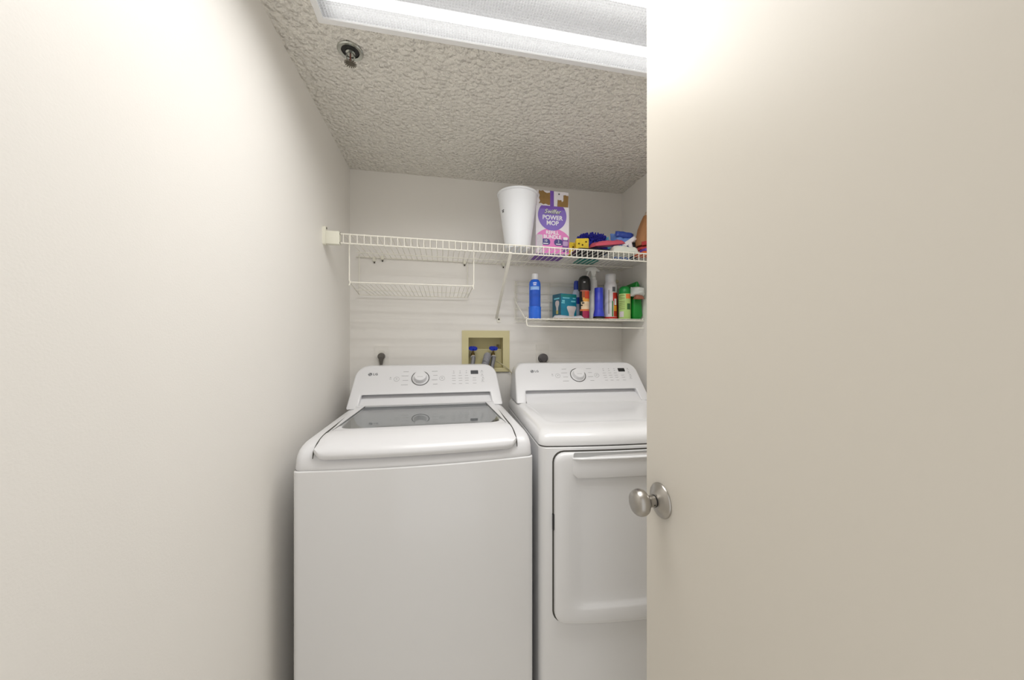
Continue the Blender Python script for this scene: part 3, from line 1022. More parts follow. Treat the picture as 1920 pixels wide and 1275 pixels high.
def pillow(w, d, h, seed, amp=0.006, freq=28, n=16, edge=2.2, fold=0.0):
    """crumpled soft packet lying flat, base at z = 0"""
    mb = MB()
    top, bot = [], []
    so = Vector((seed * 3.7, seed * 1.3, seed * 2.1))
    for j in range(n + 1):
        for i in range(n + 1):
            u, v = i / n * 2 - 1, j / n * 2 - 1
            t = max(0.0, (1 - abs(u) ** edge) * (1 - abs(v) ** edge)) ** 0.5
            p = Vector((u * w / 2, v * d / 2, 0))
            nz = mnoise.noise(p * freq + so) * amp
            nr = abs(mnoise.noise(p * freq * 1.9 + so)) * amp
            rim = 1 + 0.05 * mnoise.noise(Vector((u * 3, v * 3, seed)))
            zb = 0.0005 + fold * (u * u) * 0.0
            top.append((p.x * rim, p.y * rim, zb + 0.002 + h * t + (nz + nr) * min(1, t * 2)))
            bot.append((p.x * rim, p.y * rim, zb + (1 - t) * h * 0.12))
    N = n + 1
    fs = []
    for j in range(n):
        for i in range(n):
            a = j * N + i
            fs.append((a, a + 1, a + N + 1, a + N))
            b = a + N * N
            fs.append((b, b + N, b + N + 1, b + 1))
    loop = [i for i in range(N)] + [j * N + n for j in range(1, N)] + [n * N + i for i in range(n - 1, -1, -1)] + [j * N for j in range(n - 1, 0, -1)]
    for k in range(len(loop)):
        a, b = loop[k], loop[(k + 1) % len(loop)]
        fs.append((a, a + N * N, b + N * N, b))
    mb.add(top + bot, fs)
    return mb


def sz(x):
    return deckz(x) + 0.0040


# ---- white waste basket
bu = thing('waste_basket', 'plain white tapered plastic waste basket on the wire shelf', 'bucket', (0.349, 1.598, sz(0.35)))
bu.scale = (0.96, 0.96, 0.985)
MB().lathe([(0.055, 0.0), (0.0595, 0.002), (0.0615, 0.010), (0.097, 0.262), (0.0955, 0.262), (0.060, 0.012), (0.02, 0.006)], 48).build('bucket_shell', mat('bucket_white', (236, 238, 242), 0.35), bu, smooth=40)
MB().lathe([(0.0965, 0.255), (0.1005, 0.257), (0.1010, 0.263), (0.0985, 0.2665), (0.0945, 0.265)], 48, cap0=False, cap1=False).build('rim', mat('bucket_white', (236, 238, 242), 0.35), bu, smooth=60)
fb = front_of(0.35, 1.61)
MB_ = patch(0.0852, 0.172, 0.176, -62, -50, fb, 4)
MB_.add(*(lambda b: (b.v, b.f))(patch(0.0842, 0.164, 0.171, -60, -52, fb, 4)))
MB_.build('printed_mark', M_PRINT_D, bu, smooth=0)

# ---- mop refill box
BW, BD, BH, BT = 0.172, 0.145, 0.234, 0.075
bx = thing('mop_refill_box', 'tall white cardboard box with purple circle and pink print beside the waste basket', 'box', (0.533, 1.632, sz(0.53) + 0.002))
bx.rotation_euler = (0, 0, R(1.0))
M_CARD_W = mat('white_carton', (236, 232, 238), 0.5)
M_CARD_B = mat('torn_brown_card', (150, 118, 70), 0.8, vary=(60, 0.2))
MB().box((-BW / 2, 0, 0), (BW / 2, BD, BH)).build('carton', M_CARD_W, bx, smooth=0, bevel=0.0012)
MB().box((-BW / 2 + 0.004, 0.001, BH), (BW / 2 - 0.002, BD - 0.02, BH + BT)).build('carton_top', M_CARD_W, bx, smooth=0, bevel=0.001)


def onface(u, z, w):
    return frame((u, -w, z), (1, 0, 0), (0, 0, 1))


def flat(name, pts, w, material, parent, th=0.0003):
    return MB().prism(pts, 0, th, onface(0, 0, w)).build(name, material, parent, smooth=0)


M_PURPLE = mat('print_purple', (118, 78, 178), 0.45)
M_PURPLE2 = mat('print_violet', (132, 108, 196), 0.45)
M_PINK = mat('print_pink', (226, 130, 196), 0.45)
M_NAVY = mat('print_navy', (72, 66, 132), 0.45)
M_WPRINT = mat('print_white', (244, 242, 246), 0.5)
# pink disc cut off by the box edges
pk = []
cr, ccz = 0.105, 0.033
for k in range(61):
    a = R(180 * k / 60)
    pk.append((max(-BW / 2 + 0.001, min(BW / 2 - 0.001, cr * math.cos(a))), ccz + cr * math.sin(a) * 0.88))
pk = [(BW / 2 - 0.001, 0.002)] + pk + [(-BW / 2 + 0.001, 0.002)]
flat('pink_panel', pk, 0.0003, M_PINK, bx)
cr, ccz = 0.0735, 0.187
pu = []
for k in range(73):
    a = R(360 * k / 72)
    pu.append((cr * math.cos(a) - 0.002, min(BH - 0.001, ccz + cr * math.sin(a))))
flat('purple_disc', pu, 0.0007, M_PURPLE2, bx)
flat('purple_disc_top', [(-0.068, BH - 0.016), (0.064, BH - 0.016), (0.054, BH - 0.0005), (-0.058, BH - 0.0005)], 0.0010, M_PURPLE, bx)
MB().box((-0.013, -0.0004, BH + 0.0002), (0.006, 0.0012, BH + BT), None).build('purple_strip', M_PURPLE, bx, smooth=0)
for pts in ([(-0.072, 0.008), (-0.060, 0.012), (-0.048, 0.006), (-0.036, 0.010), (-0.022, 0.004), (-0.013, 0.006), (-0.013, 0.066), (-0.030, 0.062), (-0.040, 0.066), (-0.050, 0.074), (-0.062, 0.070), (-0.070, 0.074), (-0.072, 0.062), (-0.066, 0.050), (-0.070, 0.036), (-0.064, 0.022)],
            [(0.024, 0.0005), (0.080, 0.0005), (0.082, 0.052), (0.080, 0.060), (0.076, 0.056), (0.066, 0.060), (0.056, 0.058), (0.056, 0.030), (0.048, 0.024), (0.044, 0.034), (0.034, 0.032), (0.026, 0.034)]):
    flat('torn_patch', [(x, BH + z) for x, z in pts], 0.0002 - 0.001 + 0.001, M_CARD_B, bx, 0.0006)
MB().prism(rrect(0.008, 0.008, 0.0035, 3, 0.033, BH + 0.062), 0, 0.0004, onface(0, 0, 0)).build('hang_hole', M_PRINT_D, bx, smooth=0)
text('Swiffer', 0.030, onface(-0.002, 0.206, 0.0016), mat('logo_shadow', (88, 100, 60), 0.5), 'logo_outline', bx, shear=0.3, bold=0.0014)
text('Swiffer', 0.030, onface(-0.002, 0.2065, 0.0019), M_WPRINT, 'logo', bx, shear=0.3)
text('POWER\nMOP', 0.030, onface(-0.001, 0.163, 0.0013), M_WPRINT, 'lettering', bx, bold=0.0007)
text('REFILL\nBUNDLE', 0.024, onface(-0.002, 0.0925, 0.0011), M_WPRINT, 'lettering', bx, bold=0.0006)
for u, t_ in ((-0.036, '10'), (0.030, '2')):
    b_ = MB().prism(rrect(0.046, 0.031, 0.014, 5, u, 0.057), 0, 0.0003, onface(0, 0, 0.0007)).build('badge', M_NAVY, bx, smooth=0)
    text(t_, 0.017, onface(u, 0.062, 0.0011), M_WPRINT, 'badge_number', b_)
    MB().box((u - 0.013, -0.0014, 0.0465), (u + 0.013, -0.001, 0.0505)).build('badge_line', M_WPRINT, b_, smooth=0)
flat('pad_picture', rrect(0.032, 0.088, 0.004, 3, -0.068, 0.047), 0.0008, mat('print_pad_grey', (206, 200, 208), 0.6, vary=(120, 0.12)), bx)
bt_ = flat('bottle_picture', rrect(0.032, 0.070, 0.006, 3, 0.066, 0.046), 0.0009, mat('print_bottle_violet', (120, 70, 150), 0.5), bx)
flat('bottle_cap_picture', rrect(0.024, 0.014, 0.004, 3, 0.066, 0.078), 0.0013, M_WPRINT, bt_)
flat('bottle_label_picture', rrect(0.026, 0.024, 0.005, 3, 0.066, 0.053), 0.0013, mat('print_lilac', (190, 160, 205), 0.5), bt_)
MB().box((-BW / 2 + 0.004, 0.005, -0.0008), (BW / 2 - 0.004, BD - 0.004, 0.0002)).build('purple_base', mat('print_base_purple', (126, 84, 170), 0.5), bx, smooth=0)

# ---- black folded mat lying under the sponges
bm_ = thing('black_tray', 'flat black tray lying on the shelf under the yellow sponges', 'tray', (0.706, 1.600, sz(0.70)))
MB().rings([[(x, y, 0) for x, y in rrect(0.158, 0.15, 0.012, 4)], [(x * 1.02, y * 1.02, 0.010) for x, y in rrect(0.158, 0.15, 0.012, 4)], [(x * 0.98, y * 0.98, 0.010) for x, y in rrect(0.158, 0.15, 0.012, 4)], [(x * 0.97, y * 0.97, 0.003) for x, y in rrect(0.158, 0.15, 0.012, 4)]]).build('tray_shell', M_BLACK, bm_, smooth=30)
ZB = sz(0.70) + 0.0040

# ---- yellow sponges
M_SPONGE = mat('yellow_sponge', (226, 196, 62), 0.9, bump=(320, 0.8, 0.004, 3), vary=(70, 0.14))


def sponge(x, y, z, w, d, h, rz, rx, label):
    s = thing('yellow_sponge', label, 'sponge', (x, y, z), rz)
    s.rotation_euler = (rx, 0, rz)
    MB().box((-w / 2, -d / 2, 0), (w / 2, d / 2, h)).build('sponge_block', M_SPONGE, s, smooth=30, bevel=0.005, seg=3)
    for u, v in ((-0.017, 0.6), (0.017, 0.72), (0.0, 0.5)):
        MB().lathe([(0.0042, 0), (0.0042, 0.001)], 10, frame((u, -d / 2 - 0.0004, h * v), (1, 0, 0), (0, 0, 1))).build('hole', mat('sponge_hole', (86, 66, 20), 0.9), s)
    return s


sponge(0.667, 1.588, ZB, 0.062, 0.04, 0.066, R(-14), 0, 'yellow sponge block with dark holes, standing in front on the shelf')
sponge(0.652, 1.648, ZB, 0.068, 0.034, 0.062, R(8), 0, 'yellow sponge block half hidden behind the front sponge')

# ---- blue chenille duster
du = thing('chenille_duster', 'dark blue shaggy chenille mop head with pale blue tip', 'duster', (0.778, 1.705, ZB + 0.012))
du.scale = (1.2, 1.1, 1.4)
M_CHEN = mat('blue_chenille', (38, 40, 150), 0.9)
M_CHEN2 = mat('pale_blue_chenille', (110, 185, 215), 0.9)
pad = MB()
rg = []
for k in range(15):
    u = -1 + 2 * k / 14
    t = math.sqrt(max(0.01, 1 - u * u))
    t = t ** 0.6
    rg.append([(u * 0.066, 0.036 * t * math.cos(a), 0.042 + 0.036 * t * math.sin(a)) for a in [2 * math.pi * i / 16 for i in range(16)]])
pad.rings(rg)
pad.build('pad', M_CHEN, du)


def noodles(lo, hi, material, cnt, name):
    mb = MB()
    for _ in range(cnt):
        u = random.uniform(lo, hi)
        a = random.uniform(-0.4, 2 * math.pi * 0.6)
        a = random.uniform(R(-60), R(245))
        t = math.sqrt(max(0.02, 1 - u * u)) ** 0.6
        c = Vector((u * 0.066, 0.033 * t * math.cos(a), 0.042 + 0.033 * t * math.sin(a)))
        d_ = Vector((u * 0.7 + random.uniform(-.25, .25), math.cos(a) + random.uniform(-.25, .25), math.sin(a) + random.uniform(-.25, .25))).normalized()
        L = random.uniform(0.012, 0.020)
        mb.tube([c, c + d_ * L * 0.5, c + d_ * L * 0.9, c + d_ * L], [0.0033, 0.0036, 0.003, 0.0012], 6)
    o = mb.build(name, material, du)
    o['kind'] = 'stuff'
    return o


noodles(-0.97, 0.80, M_CHEN, 330, 'noodle_pile')
noodles(0.84, 1.0, M_CHEN2, 40, 'pale_noodle_pile')
MB().tube([(-0.06, -0.01, 0.06), (-0.072, -0.012, 0.056), (-0.082, -0.014, 0.05)], 0.006, 10).build('handle', M_BLACK, du)

# ---- soft packets
def packet(name, label, cat, x, y, z, w, d, h, seed, material, rz=0, rx=0, ry=0, amp=0.006, freq=28):
    p = thing(name, label, cat, (x, y, z))
    p.rotation_euler = (rx, ry, rz)
    pillow(w, d, h, seed, amp, freq, 18, 5.0).build('wrapper', material, p, smooth=70)
    return p


M_FOILPINK = mat('pink_red_wrapper', (200, 84, 104), 0.3)
M_CLEAR = mat('milky_plastic_wrap', (214, 216, 206), 0.25)
M_BLUEW = mat('light_blue_wrapper', (108, 146, 220), 0.25)
pp = packet('pink_packet', 'flat pink and red plastic packet lying in front of the blue duster', 'packet', 0.795, 1.580, sz(0.80) + 0.040, 0.170, 0.070, 0.022, 3, M_FOILPINK, R(6), R(4), R(-9), 0.007)
pw = packet('clear_packet', 'crumpled milky white plastic packet at the shelf front under the blue package', 'packet', 0.868, 1.567, sz(0.868), 0.130, 0.10, 0.032, 5, M_CLEAR, R(-4), 0, 0, 0.007)
pg = packet('teal_packet', 'flat teal packet on the shelf seen through the wires from below', 'packet', 0.762, 1.760, sz(0.76), 0.110, 0.10, 0.012, 8, mat('teal_wrapper', (40, 140, 130), 0.4), R(3))
# light blue package standing up
pb = thing('blue_package', 'crumpled light blue plastic package with white torn flap on the shelf', 'package', (0.925, 1.662, sz(0.92) + 0.001))
pb.rotation_euler = (0, 0, R(-8))
pb.scale = (1.08, 1.0, 1.08)
o_ = pillow(0.105, 0.130, 0.052, 11, 0.012, 30, 18).build('wrapper', M_BLUEW, pb, smooth=60)
o_.rotation_euler = (R(78), 0, R(5))
o_.location = (0, 0.02, 0.067)
o_ = pillow(0.090, 0.030, 0.012, 13, 0.006, 40, 12).build('dark_blue_fold', mat('dark_blue_wrapper', (50, 78, 170), 0.3), pb, smooth=60)
o_.rotation_euler = (R(72), R(8), 0)
o_.location = (0.0, -0.022, 0.112)
o_ = pillow(0.074, 0.022, 0.006, 17, 0.004, 40, 10).build('white_flap', M_WPRINT, pb, smooth=60)
o_.rotation_euler = (R(76), R(-34), 0)
o_.location = (0.018, -0.040, 0.076)
o_ = pillow(0.020, 0.050, 0.006, 19, 0.003, 40, 10).build('white_flap', M_WPRINT, pb, smooth=60)
o_.rotation_euler = (R(78), R(-8), 0)
o_.location = (0.022, -0.046, 0.050)
# dark bottle between the blue package and the brown bag
dk = thing('dark_bottle', 'small dark grey bottle squeezed between blue package and brown bag', 'bottle', (0.975, 1.640, sz(0.97)))
MB().lathe([(0.018, 0), (0.019, 0.003), (0.019, 0.055), (0.010, 0.068), (0.009, 0.07)], 20).build('bottle_body', mat('dark_grey_bottle', (60, 70, 78), 0.25), dk)
MB().lathe([(0.011, 0.068), (0.011, 0.086), (0.009, 0.088)], 16).build('cap', M_BLACK, dk)
# flat orange pack at the right
po = packet('orange_packet', 'flat orange and purple packet lying at the shelf front beside the right wall', 'packet', 1.000, 1.560, sz(1.0), 0.095, 0.090, 0.024, 23, mat('orange_wrapper', (226, 108, 52), 0.35), R(5), 0, 0, 0.004)
o_ = MB().box((-0.045, -0.046, 0.012), (-0.030, -0.002, 0.026)).build('purple_stripe', mat('purple_wrapper', (104, 70, 160), 0.35), po, smooth=0, bevel=0.003)
pr = packet('red_packet', 'flat red packet stacked on the orange packet below the brown bag', 'packet', 1.003, 1.585, sz(1.0) + 0.028, 0.092, 0.09, 0.018, 27, mat('red_wrapper', (186, 60, 62), 0.35), R(-3), 0, R(-3), 0.004)
# brown paper bag, top folded
bb_ = thing('brown_bag', 'leaning brown and orange bag with folded striped top beside the right wall', 'bag', (1.008, 1.600, sz(1.0) + 0.056))
bb_.rotation_euler = (0, R(6), R(4))
bb_.scale = (0.92, 0.92, 1.25)
M_BAG = mat('brown_paper', (176, 126, 84), 0.7, bump=(60, 0.5, 0.006, 3), vary=(14, 0.15))
rg = []
for w, d, z in ((0.080, 0.060, 0.0), (0.092, 0.072, 0.02), (0.090, 0.070, 0.07), (0.074, 0.056, 0.105), (0.060, 0.030, 0.128)):
    rg.append([(x + 0.012 * z / 0.1 + 0.003 * mnoise.noise(Vector((x * 40, y * 40, z * 40))), y + 0.004 * mnoise.noise(Vector((x * 30, z * 40, y * 30))), z) for x, y in rrect(w, d, min(w, d) * 0.3, 4)])
MB().rings(rg).build('bag_body', M_BAG, bb_, smooth=50)
o_ = MB()
o_.rings([[(x + 0.018, y - 0.002, z + 0.28 * x) for x, y in rrect(w, d, min(w, d) * 0.3, 4)] for w, d, z in ((0.062, 0.036, 0.124), (0.058, 0.030, 0.140), (0.050, 0.024, 0.152))])
o_.build('folded_top', mat('pale_stripe_paper', (206, 190, 170), 0.6), bb_, smooth=50)
o_ = MB()
o_.rings([[(x + 0.024, y - 0.003, z + 0.28 * x) for x, y in rrect(w, d, min(w, d) * 0.3, 4)] for w, d, z in ((0.048, 0.026, 0.153), (0.046, 0.024, 0.170), (0.034, 0.018, 0.186))])
o_.build('orange_top_fold', mat('orange_brown_paper', (196, 120, 66), 0.6), bb_, smooth=50)
MB().box((-0.038, -0.039, 0.004), (0.044, -0.034, 0.020), Matrix.Rotation(R(-16), 4, 'Y')).build('red_band', mat('red_wrapper', (186, 60, 62), 0.35), bb_, smooth=0, bevel=0.002)

# =================================================================== THINGS ON THE LOWER RACK
cs = thing('cardboard_sheet', 'flat off-white cardboard sheet covering the middle of the lower rack', 'cardboard', (0.68, 1.80, DK))
MB().box((-0.125, -0.125, 0), (0.17, 0.090, 0.003)).build('sheet', mat('pale_cardboard', (196, 186, 168), 0.8), cs, smooth=0, bevel=0.0008)
ps = thing('paper_sheet', 'white paper sheet lining the right end of the lower rack', 'paper', (0.945, 1.80, DK))
MB().box((-0.092, -0.130, 0), (0.098, 0.090, 0.0025)).build('sheet', mat('white_paper', (230, 228, 220), 0.7), ps, smooth=0, bevel=0.0006)
T1 = DK + 0.0034
T2 = DK + 0.0029

# ---- blue spray bottle standing on the wires
X, Y = 0.472, 1.742
b = thing('blue_spray_bottle', 'tall blue bottle with white cap standing alone at the left of the lower rack', 'bottle', (X, Y, DK + 0.0004))
fr = front_of(X, Y)
M_BLUE = mat('bright_blue_plastic', (38, 104, 216), 0.25)
MB().lathe([(0.030, 0), (0.032, 0.002), (0.0325, 0.060), (0.0318, 0.0625), (0.0298, 0.064), (0.0298, 0.180), (0.0275, 0.192), (0.021, 0.201), (0.018, 0.203)], 36).build('bottle_body', M_BLUE, b, smooth=40)
MB().lathe([(0.0165, 0.202), (0.0165, 0.231), (0.0155, 0.233)], 28).build('cap', M_PLASTIC, b)
lb = patch(0.0303, 0.148, 0.165, -48, 48, fr).build('label_band', mat('pale_blue_print', (150, 190, 245), 0.4), b)
for z_, w_ in ((0.182, 18), (0.173, 14)):
    patch(0.0303 if z_ < 0.18 else 0.0300, z_ - 0.002, z_ + 0.002, -w_, w_, fr, 5).build('label_line', M_WPRINT, b)
patch(0.0301, 0.064, 0.146, -60, 60, fr).build('label_field', mat('mid_blue_print', (30, 86, 196), 0.35), b)

# ---- teal light bulb box
X, Y = 0.668, 1.835
b = thing('light_bulb_box', 'teal light bulb carton with bulb pictures on the lower rack', 'box', (X, Y, T1))
b.rotation_euler = (0, 0, R(16))
M_TEAL = mat('teal_carton', (22, 134, 166), 0.4)
MB().box((-0.052, -0.040, 0), (0.052, 0.040, 0.140)).build('carton', M_TEAL, b, smooth=0, bevel=0.001)
f_ = lambda u, z, w: frame((u, -0.040 - w, z), (1, 0, 0), (0, 0, 1))
MB().box((-0.052, -0.0405, 0.122), (0.052, -0.040, 0.136)).build('top_band', mat('green_teal_print', (28, 132, 130), 0.4), b, smooth=0)
MB().prism([(-0.016, 0), (0.016, 0), (0.018, 0.018), (0.030, 0.044), (0.031, 0.052), (0.025, 0.058), (-0.025, 0.058), (-0.031, 0.052), (-0.030, 0.044), (-0.018, 0.018)], 0, 0.0004, f_(0.018, 0.016, 0.0)).build('bulb_picture', mat('print_bulb', (222, 214, 214), 0.5), b, smooth=0)
MB().prism(rrect(0.030, 0.016, 0.003, 2), 0, 0.0006, f_(0.012, 0.012, 0)).build('bulb_base_picture', mat('print_bulb_yellow', (214, 200, 110), 0.5), b, smooth=0)
for u, z_, w_, h_ in ((-0.018, 0.117, 0.046, 0.006), (-0.036, 0.100, 0.018, 0.010), (-0.038, 0.090, 0.022, 0.006), (0.036, 0.117, 0.020, 0.006), (0.030, 0.100, 0.030, 0.008)):
    MB().prism(rrect(w_, h_, 0.001, 1), 0, 0.0004, f_(u, z_, 0)).build('printed_line', mat('print_aqua', (130, 216, 232), 0.5), b, smooth=0)
g_ = lambda v, z, w: frame((-0.052 - w, v, z), (0, -1, 0), (0, 0, 1))
MB().box((-0.0525, -0.04, 0.0), (-0.052, 0.04, 0.14)).build('side_panel', mat('dark_teal_print', (40, 104, 128), 0.4), b, smooth=0)
MB().prism([(-0.008, 0), (0.008, 0), (0.009, 0.03), (0.018, 0.05), (0.018, 0.062), (0.010, 0.07), (-0.010, 0.07), (-0.018, 0.062), (-0.018, 0.05), (-0.009, 0.03)], 0, 0.0004, g_(-0.005, 0.034, 0.0005)).build('bulb_picture', mat('print_bulb', (222, 214, 214), 0.5), b, smooth=0)
MB().prism(rrect(0.018, 0.020, 0.003, 2), 0, 0.0006, g_(-0.005, 0.040, 0.0005)).build('bulb_base_picture', mat('print_bulb_yellow', (214, 200, 110), 0.5), b, smooth=0)
MB().prism(rrect(0.05, 0.008, 0.001, 1), 0, 0.0004, g_(0.0, 0.115, 0.0005)).build('printed_line', mat('print_aqua', (130, 216, 232), 0.5), b, smooth=0)

# ---- folded leaflet in front of the bulb box
X, Y = 0.653, 1.748
b = thing('folded_leaflet', 'thick white folded leaflet lying before the teal bulb box', 'leaflet', (X, Y, T1))
b.rotation_euler = (R(10), 0, R(-2))
rg = []
for k in range(9):
    x = -0.074 + 0.148 * k / 8
    zc = 0.004 + 0.003 * math.sin(k * 0.9)
    rg.append([(x, -0.034, 0.001), (x, 0.030, 0.001), (x + 0.012, 0.030, zc + 0.010), (x + 0.004, -0.034, zc + 0.003)])
MB().rings(rg).build('leaflet_pages', mat('white_paper2', (236, 234, 236), 0.6), b, smooth=30)
MB().box((-0.088, -0.036, 0.000), (0.076, 0.030, 0.0022)).build('back_cover', mat('pale_grey_paper', (214, 212, 206), 0.6), b, smooth=0)
MB().box((-0.02, -0.0352, 0.0075), (0.02, -0.0340, 0.0090)).build('printed_line', mat('print_bulb_yellow', (214, 200, 110), 0.5), b, smooth=0)

# ---- insect spray can with black cap
X, Y = 0.763, 1.782
b = thing('insect_spray_can', 'black and orange aerosol can with a domed black cap on the lower rack', 'aerosol can', (X, Y, T1))
fr = front_of(X, Y)
MB().lathe([(0.026, 0), (0.0275, 0.002), (0.0275, 0.006), (0.0265, 0.008), (0.0265, 0.168), (0.024, 0.174), (0.020, 0.176)], 32).build('can_body', M_BLACK, b)
MB().lathe([(0.0325, 0.158), (0.0335, 0.162), (0.0335, 0.205), (0.031, 0.220), (0.025, 0.231), (0.015, 0.2375), (0.004, 0.239)], 32).build('cap', M_BLACK, b, smooth=50)
patch(0.0336, 0.196, 0.203, -8, 10, fr, 4).build('cap_mark', M_PRINT, b)
patch(0.0271, 0.006, 0.045, -20, 80, fr).build('crimson_band', mat('print_crimson', (176, 36, 84), 0.35), b)
patch(0.0271, 0.045, 0.055, -60, 80, fr).build('orange_line', mat('print_orange_line', (222, 120, 66), 0.35), b)
patch(0.0271, 0.055, 0.096, -40, 80, fr).build('cream_band', mat('print_cream', (240, 214, 178), 0.35), b)
patch(0.0271, 0.096, 0.118, -20, 80, fr).build('amber_band', mat('print_amber', (236, 168, 72), 0.35), b)
patch(0.0272, 0.112, 0.152, 6, 80, fr).build('red_orange_band', mat('print_red_orange', (218, 74, 36), 0.35), b)
patch(0.0271, 0.118, 0.152, -28, 6, fr).build('dark_orange_band', mat('print_dark_orange', (170, 90, 50), 0.35), b)
patch(0.0271, 0.152, 0.158, -50, 70, fr).build('rose_band', mat('print_rose', (216, 130, 120), 0.35), b)
for z_, a_, c_ in ((0.098, -38, 28), (0.088, -30, 30), (0.076, -40, 20)):
    patch(0.0275, z_ - 0.0035, z_ + 0.0035, a_, a_ + c_, fr, 4).build('dark_lettering', M_BLACK, b)

# ---- blue and white bottle at the back
X, Y = 0.748, 1.858
b = thing('blue_white_bottle', 'blue and white trigger bottle mostly hidden behind the black-capped can', 'bottle', (X, Y, T1))
fr = front_of(X, Y)
MB().lathe([(0.026, 0), (0.028, 0.003), (0.028, 0.13), (0.020, 0.165), (0.013, 0.175)], 28).build('bottle_body', mat('pale_blue_plastic', (196, 206, 228), 0.3), b)
MB().lathe([(0.015, 0.172), (0.016, 0.205), (0.013, 0.222), (0.008, 0.224)], 20).build('cap', mat('deep_blue_plastic', (40, 66, 170), 0.3), b)
patch(0.0285, 0.09, 0.128, -90, 40, fr).build('label', mat('deep_blue_plastic', (40, 66, 170), 0.3), b)

# ---- white trigger spray bottle
def trigger_head(parent, z, rz, material, s=1.0):
    """nozzle, shroud and lever of a trigger sprayer, pointing along local -x"""
    m = Matrix.Translation((0, 0, z)) @ Matrix.Rotation(rz, 4, 'Z') @ Matrix.Scale(s, 4)
    neck = MB().lathe([(0.0165, -0.004), (0.0165, 0.012), (0.013, 0.016), (0.0125, 0.030)], 22, m).build('spray_collar', material, parent, smooth=30)
    mb = MB()
    prof = [(-0.044, 0.047), (-0.044, 0.058), (-0.030, 0.066), (0.0, 0.070), (0.014, 0.066), (0.036, 0.046), (0.030, 0.042), (0.014, 0.046), (0.013, 0.026), (-0.012, 0.026), (-0.014, 0.044), (-0.030, 0.046)]
    mb.rings([[m @ Vector((x, w, zz)) for x, zz in prof] for w in (-0.011, 0.011)])
    mb.build('spray_head', material, parent, smooth=30, bevel=0.002)
    mb = MB()
    lv = [(-0.020, 0.046), (-0.029, 0.046), (-0.036, 0.030), (-0.038, 0.006), (-0.033, 0.005), (-0.029, 0.028)]
    mb.rings([[m @ Vector((x, w, zz)) for x, zz in lv] for w in (-0.006, 0.006)])
    mb.build('trigger_lever', material, parent, smooth=30, bevel=0.001)


X, Y = 0.828, 1.810
b = thing('trigger_spray_bottle', 'white trigger spray bottle, tallest thing on the lower rack', 'spray bottle', (X, Y, T1))
fr = front_of(X, Y)
M_WP = mat('milk_white_plastic', (230, 230, 226), 0.35)
MB().lathe([(0.034, 0), (0.0365, 0.003), (0.0365, 0.125), (0.033, 0.150), (0.024, 0.180), (0.0215, 0.200), (0.0215, 0.221), (0.017, 0.223)], 32).build('bottle_body', M_WP, b, smooth=35)
trigger_head(b, 0.226, R(-12), M_WP)
patch(0.0369, 0.082, 0.108, -62, -38, fr, 4).build('green_label', mat('print_green_teal', (60, 130, 120), 0.5), b)

# ---- blue torch standing on its head
X, Y = 0.834, 1.752
b = thing('blue_torch', 'royal blue flashlight standing on its black head before the white spray bottle', 'flashlight', (X, Y, T2))
MB().lathe([(0.028, 0), (0.0305, 0.002), (0.0305, 0.014), (0.029, 0.016)], 32).build('lens_ring', M_BLACK, b)
MB().lathe([(0.0295, 0.0155), (0.0295, 0.026), (0.0245, 0.050), (0.0235, 0.056), (0.0235, 0.168), (0.022, 0.1705), (0.004, 0.171)], 32).build('torch_body', mat('royal_blue_plastic', (58, 72, 206), 0.3), b, smooth=35)

# ---- white canister with red label
X, Y = 0.908, 1.762
b = thing('white_red_canister', 'white aerosol canister with red side label and red base ring', 'aerosol can', (X, Y, T2))
fr = front_of(X, Y)
MB().lathe([(0.0385, 0), (0.0395, 0.002), (0.0395, 0.012), (0.037, 0.014)], 32).build('base_ring', mat('red_plastic', (196, 52, 42), 0.35), b)
MB().lathe([(0.0355, 0.0135), (0.0355, 0.175), (0.0335, 0.190), (0.029, 0.202), (0.029, 0.206)], 32).build('can_body', mat('silver_white', (222, 220, 222), 0.3), b, smooth=40)
MB().lathe([(0.0275, 0.205), (0.0285, 0.225), (0.0290, 0.236), (0.0280, 0.246), (0.0255, 0.249), (0.02, 0.2505), (0.004, 0.2505)], 32).build('cap', M_PLASTIC, b, smooth=45)
patch(0.0359, 0.10, 0.145, 20, 88, fr).build('red_label', mat('print_red', (196, 48, 44), 0.35), b)
patch(0.0359, 0.016, 0.10, 28, 88, fr).build('red_label_lower', mat('print_red2', (200, 66, 44), 0.35), b)
patch(0.0361, 0.045, 0.075, 30, 62, fr).build('yellow_print', mat('print_yellow', (236, 170, 52), 0.4), b)
patch(0.0361, 0.078, 0.112, 34, 58, fr).build('white_print', M_WPRINT, b)
patch(0.0359, 0.016, 0.10, 12, 24, fr, 4).build('green_stripe', mat('print_green', (74, 130, 66), 0.4), b)
patch(0.0357, 0.03, 0.16, -18, -10, fr, 4).build('grey_stripe', mat('print_grey_brown', (150, 140, 130), 0.4), b)
patch(0.0359, 0.150, 0.176, 16, 44, fr, 4).build('dark_emblem', M_PRINT_D, b)

# ---- grey-white trigger bottle behind the canister
X, Y = 0.965, 1.848
b = thing('small_trigger_bottle', 'pale trigger bottle with dark red label peeking out behind the white canister', 'spray bottle', (X, Y, T2))
MB().lathe([(0.028, 0), (0.03, 0.003), (0.03, 0.11), (0.022, 0.150), (0.017, 0.168), (0.015, 0.172)], 28).build('bottle_body', mat('pale_grey_plastic', (206, 204, 196), 0.35), b, smooth=35)
trigger_head(b, 0.178, R(190), mat('bone_plastic', (214, 206, 182), 0.4), 0.9)
patch(0.0305, 0.03, 0.10, -80, 20, front_of(X, Y)).build('label', mat('print_dark_red', (150, 62, 66), 0.4), b)

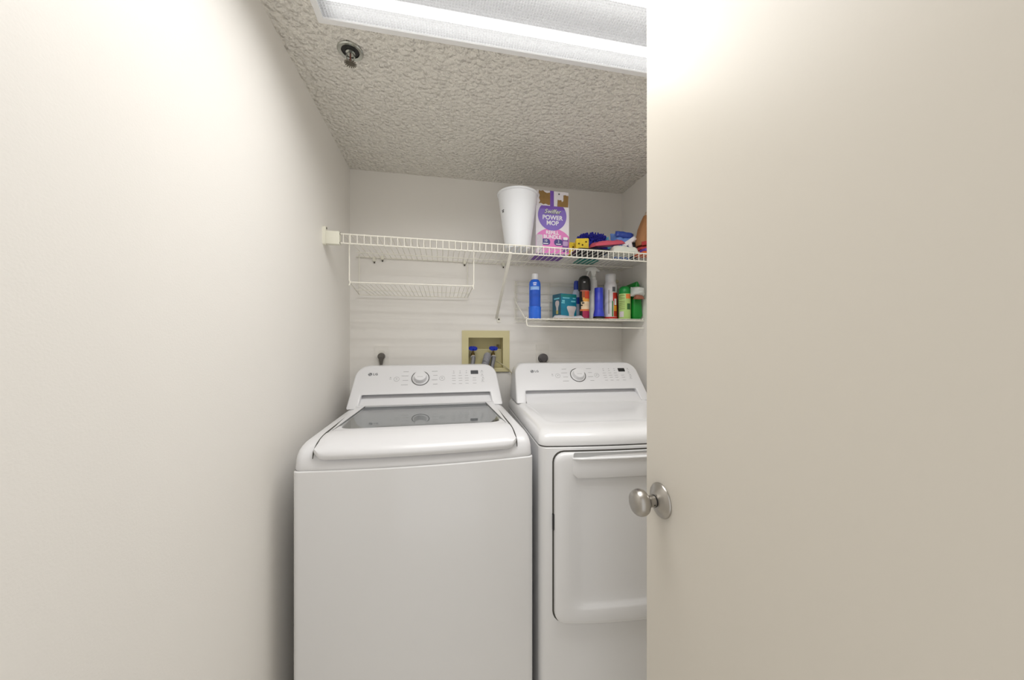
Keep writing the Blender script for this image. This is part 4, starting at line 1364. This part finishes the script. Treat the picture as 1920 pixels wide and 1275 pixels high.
# ---- green spray can
X, Y = 0.962, 1.708
b = thing('green_spray_can', 'pale green aerosol can with green domed cap beside the green bag', 'aerosol can', (X, Y, T2))
fr = front_of(X, Y)
MB().lathe([(0.030, 0), (0.0315, 0.002), (0.0315, 0.134), (0.029, 0.138)], 32).build('can_body', mat('pale_green_can', (176, 208, 124), 0.35), b, smooth=40)
MB().lathe([(0.0305, 0.132), (0.0312, 0.136), (0.0300, 0.156), (0.0245, 0.170), (0.014, 0.1765), (0.003, 0.178)], 32).build('cap', mat('green_cap', (18, 138, 58), 0.35), b, smooth=50)
patch(0.0320, 0.108, 0.132, 12, 70, fr).build('orange_label', mat('print_orange', (232, 130, 62), 0.4), b)
patch(0.0320, 0.05, 0.082, 24, 64, fr).build('dark_green_leaf', mat('print_leaf', (40, 96, 40), 0.4), b)
for z_ in (0.124, 0.114, 0.106, 0.094, 0.084, 0.074, 0.064, 0.054):
    patch(0.0319, z_ - 0.002, z_ + 0.002, -58, 2, fr, 5).build('printed_line', mat('print_olive', (140, 152, 84), 0.5), b)
patch(0.0319, 0.010, 0.040, -54, -8, fr, 5).build('pale_label', mat('print_pale', (212, 204, 204), 0.5), b)

# ---- green bag against the right wall, wrapped pack on top of the can row
b = thing('green_bag', 'glossy green plastic bag leaning against the right wall on the lower rack', 'bag', (1.022, 1.775, T2))
rg = []
for w, d, z in ((0.050, 0.170, 0.0), (0.060, 0.185, 0.02), (0.058, 0.185, 0.09), (0.046, 0.18, 0.15), (0.022, 0.175, 0.195), (0.008, 0.172, 0.212)):
    rg.append([(x + 0.006 + 0.006 * mnoise.noise(Vector((x * 30, y * 30, z * 26))), y + 0.004 * mnoise.noise(Vector((x * 30, y * 20, z * 40))), z * 0.93 + (0.05 * (-y) if z > 0.14 else 0)) for x, y in rrect(w, d, min(w, d) * 0.3, 5)])
MB().rings(rg).build('bag_body', mat('green_film', (16, 134, 46), 0.3), b, smooth=60)
b = thing('wrapped_bundle', 'clear plastic wrapped bundle wedged between green can and green bag', 'package', (1.016, 1.640, T2 + 0.105))
o_ = pillow(0.070, 0.050, 0.052, 41, 0.010, 45, 14).build('plastic_wrap', mat('clear_film', (206, 210, 204), 0.2), b, smooth=60)
o_.rotation_euler = (R(80), R(6), R(-8))
o_.location = (0, 0.04, 0.035)
o_ = pillow(0.052, 0.030, 0.026, 43, 0.005, 45, 10).build('brown_content', mat('brown_content', (150, 92, 70), 0.5), b, smooth=60)
o_.location = (-0.002, 0.016, -0.004)
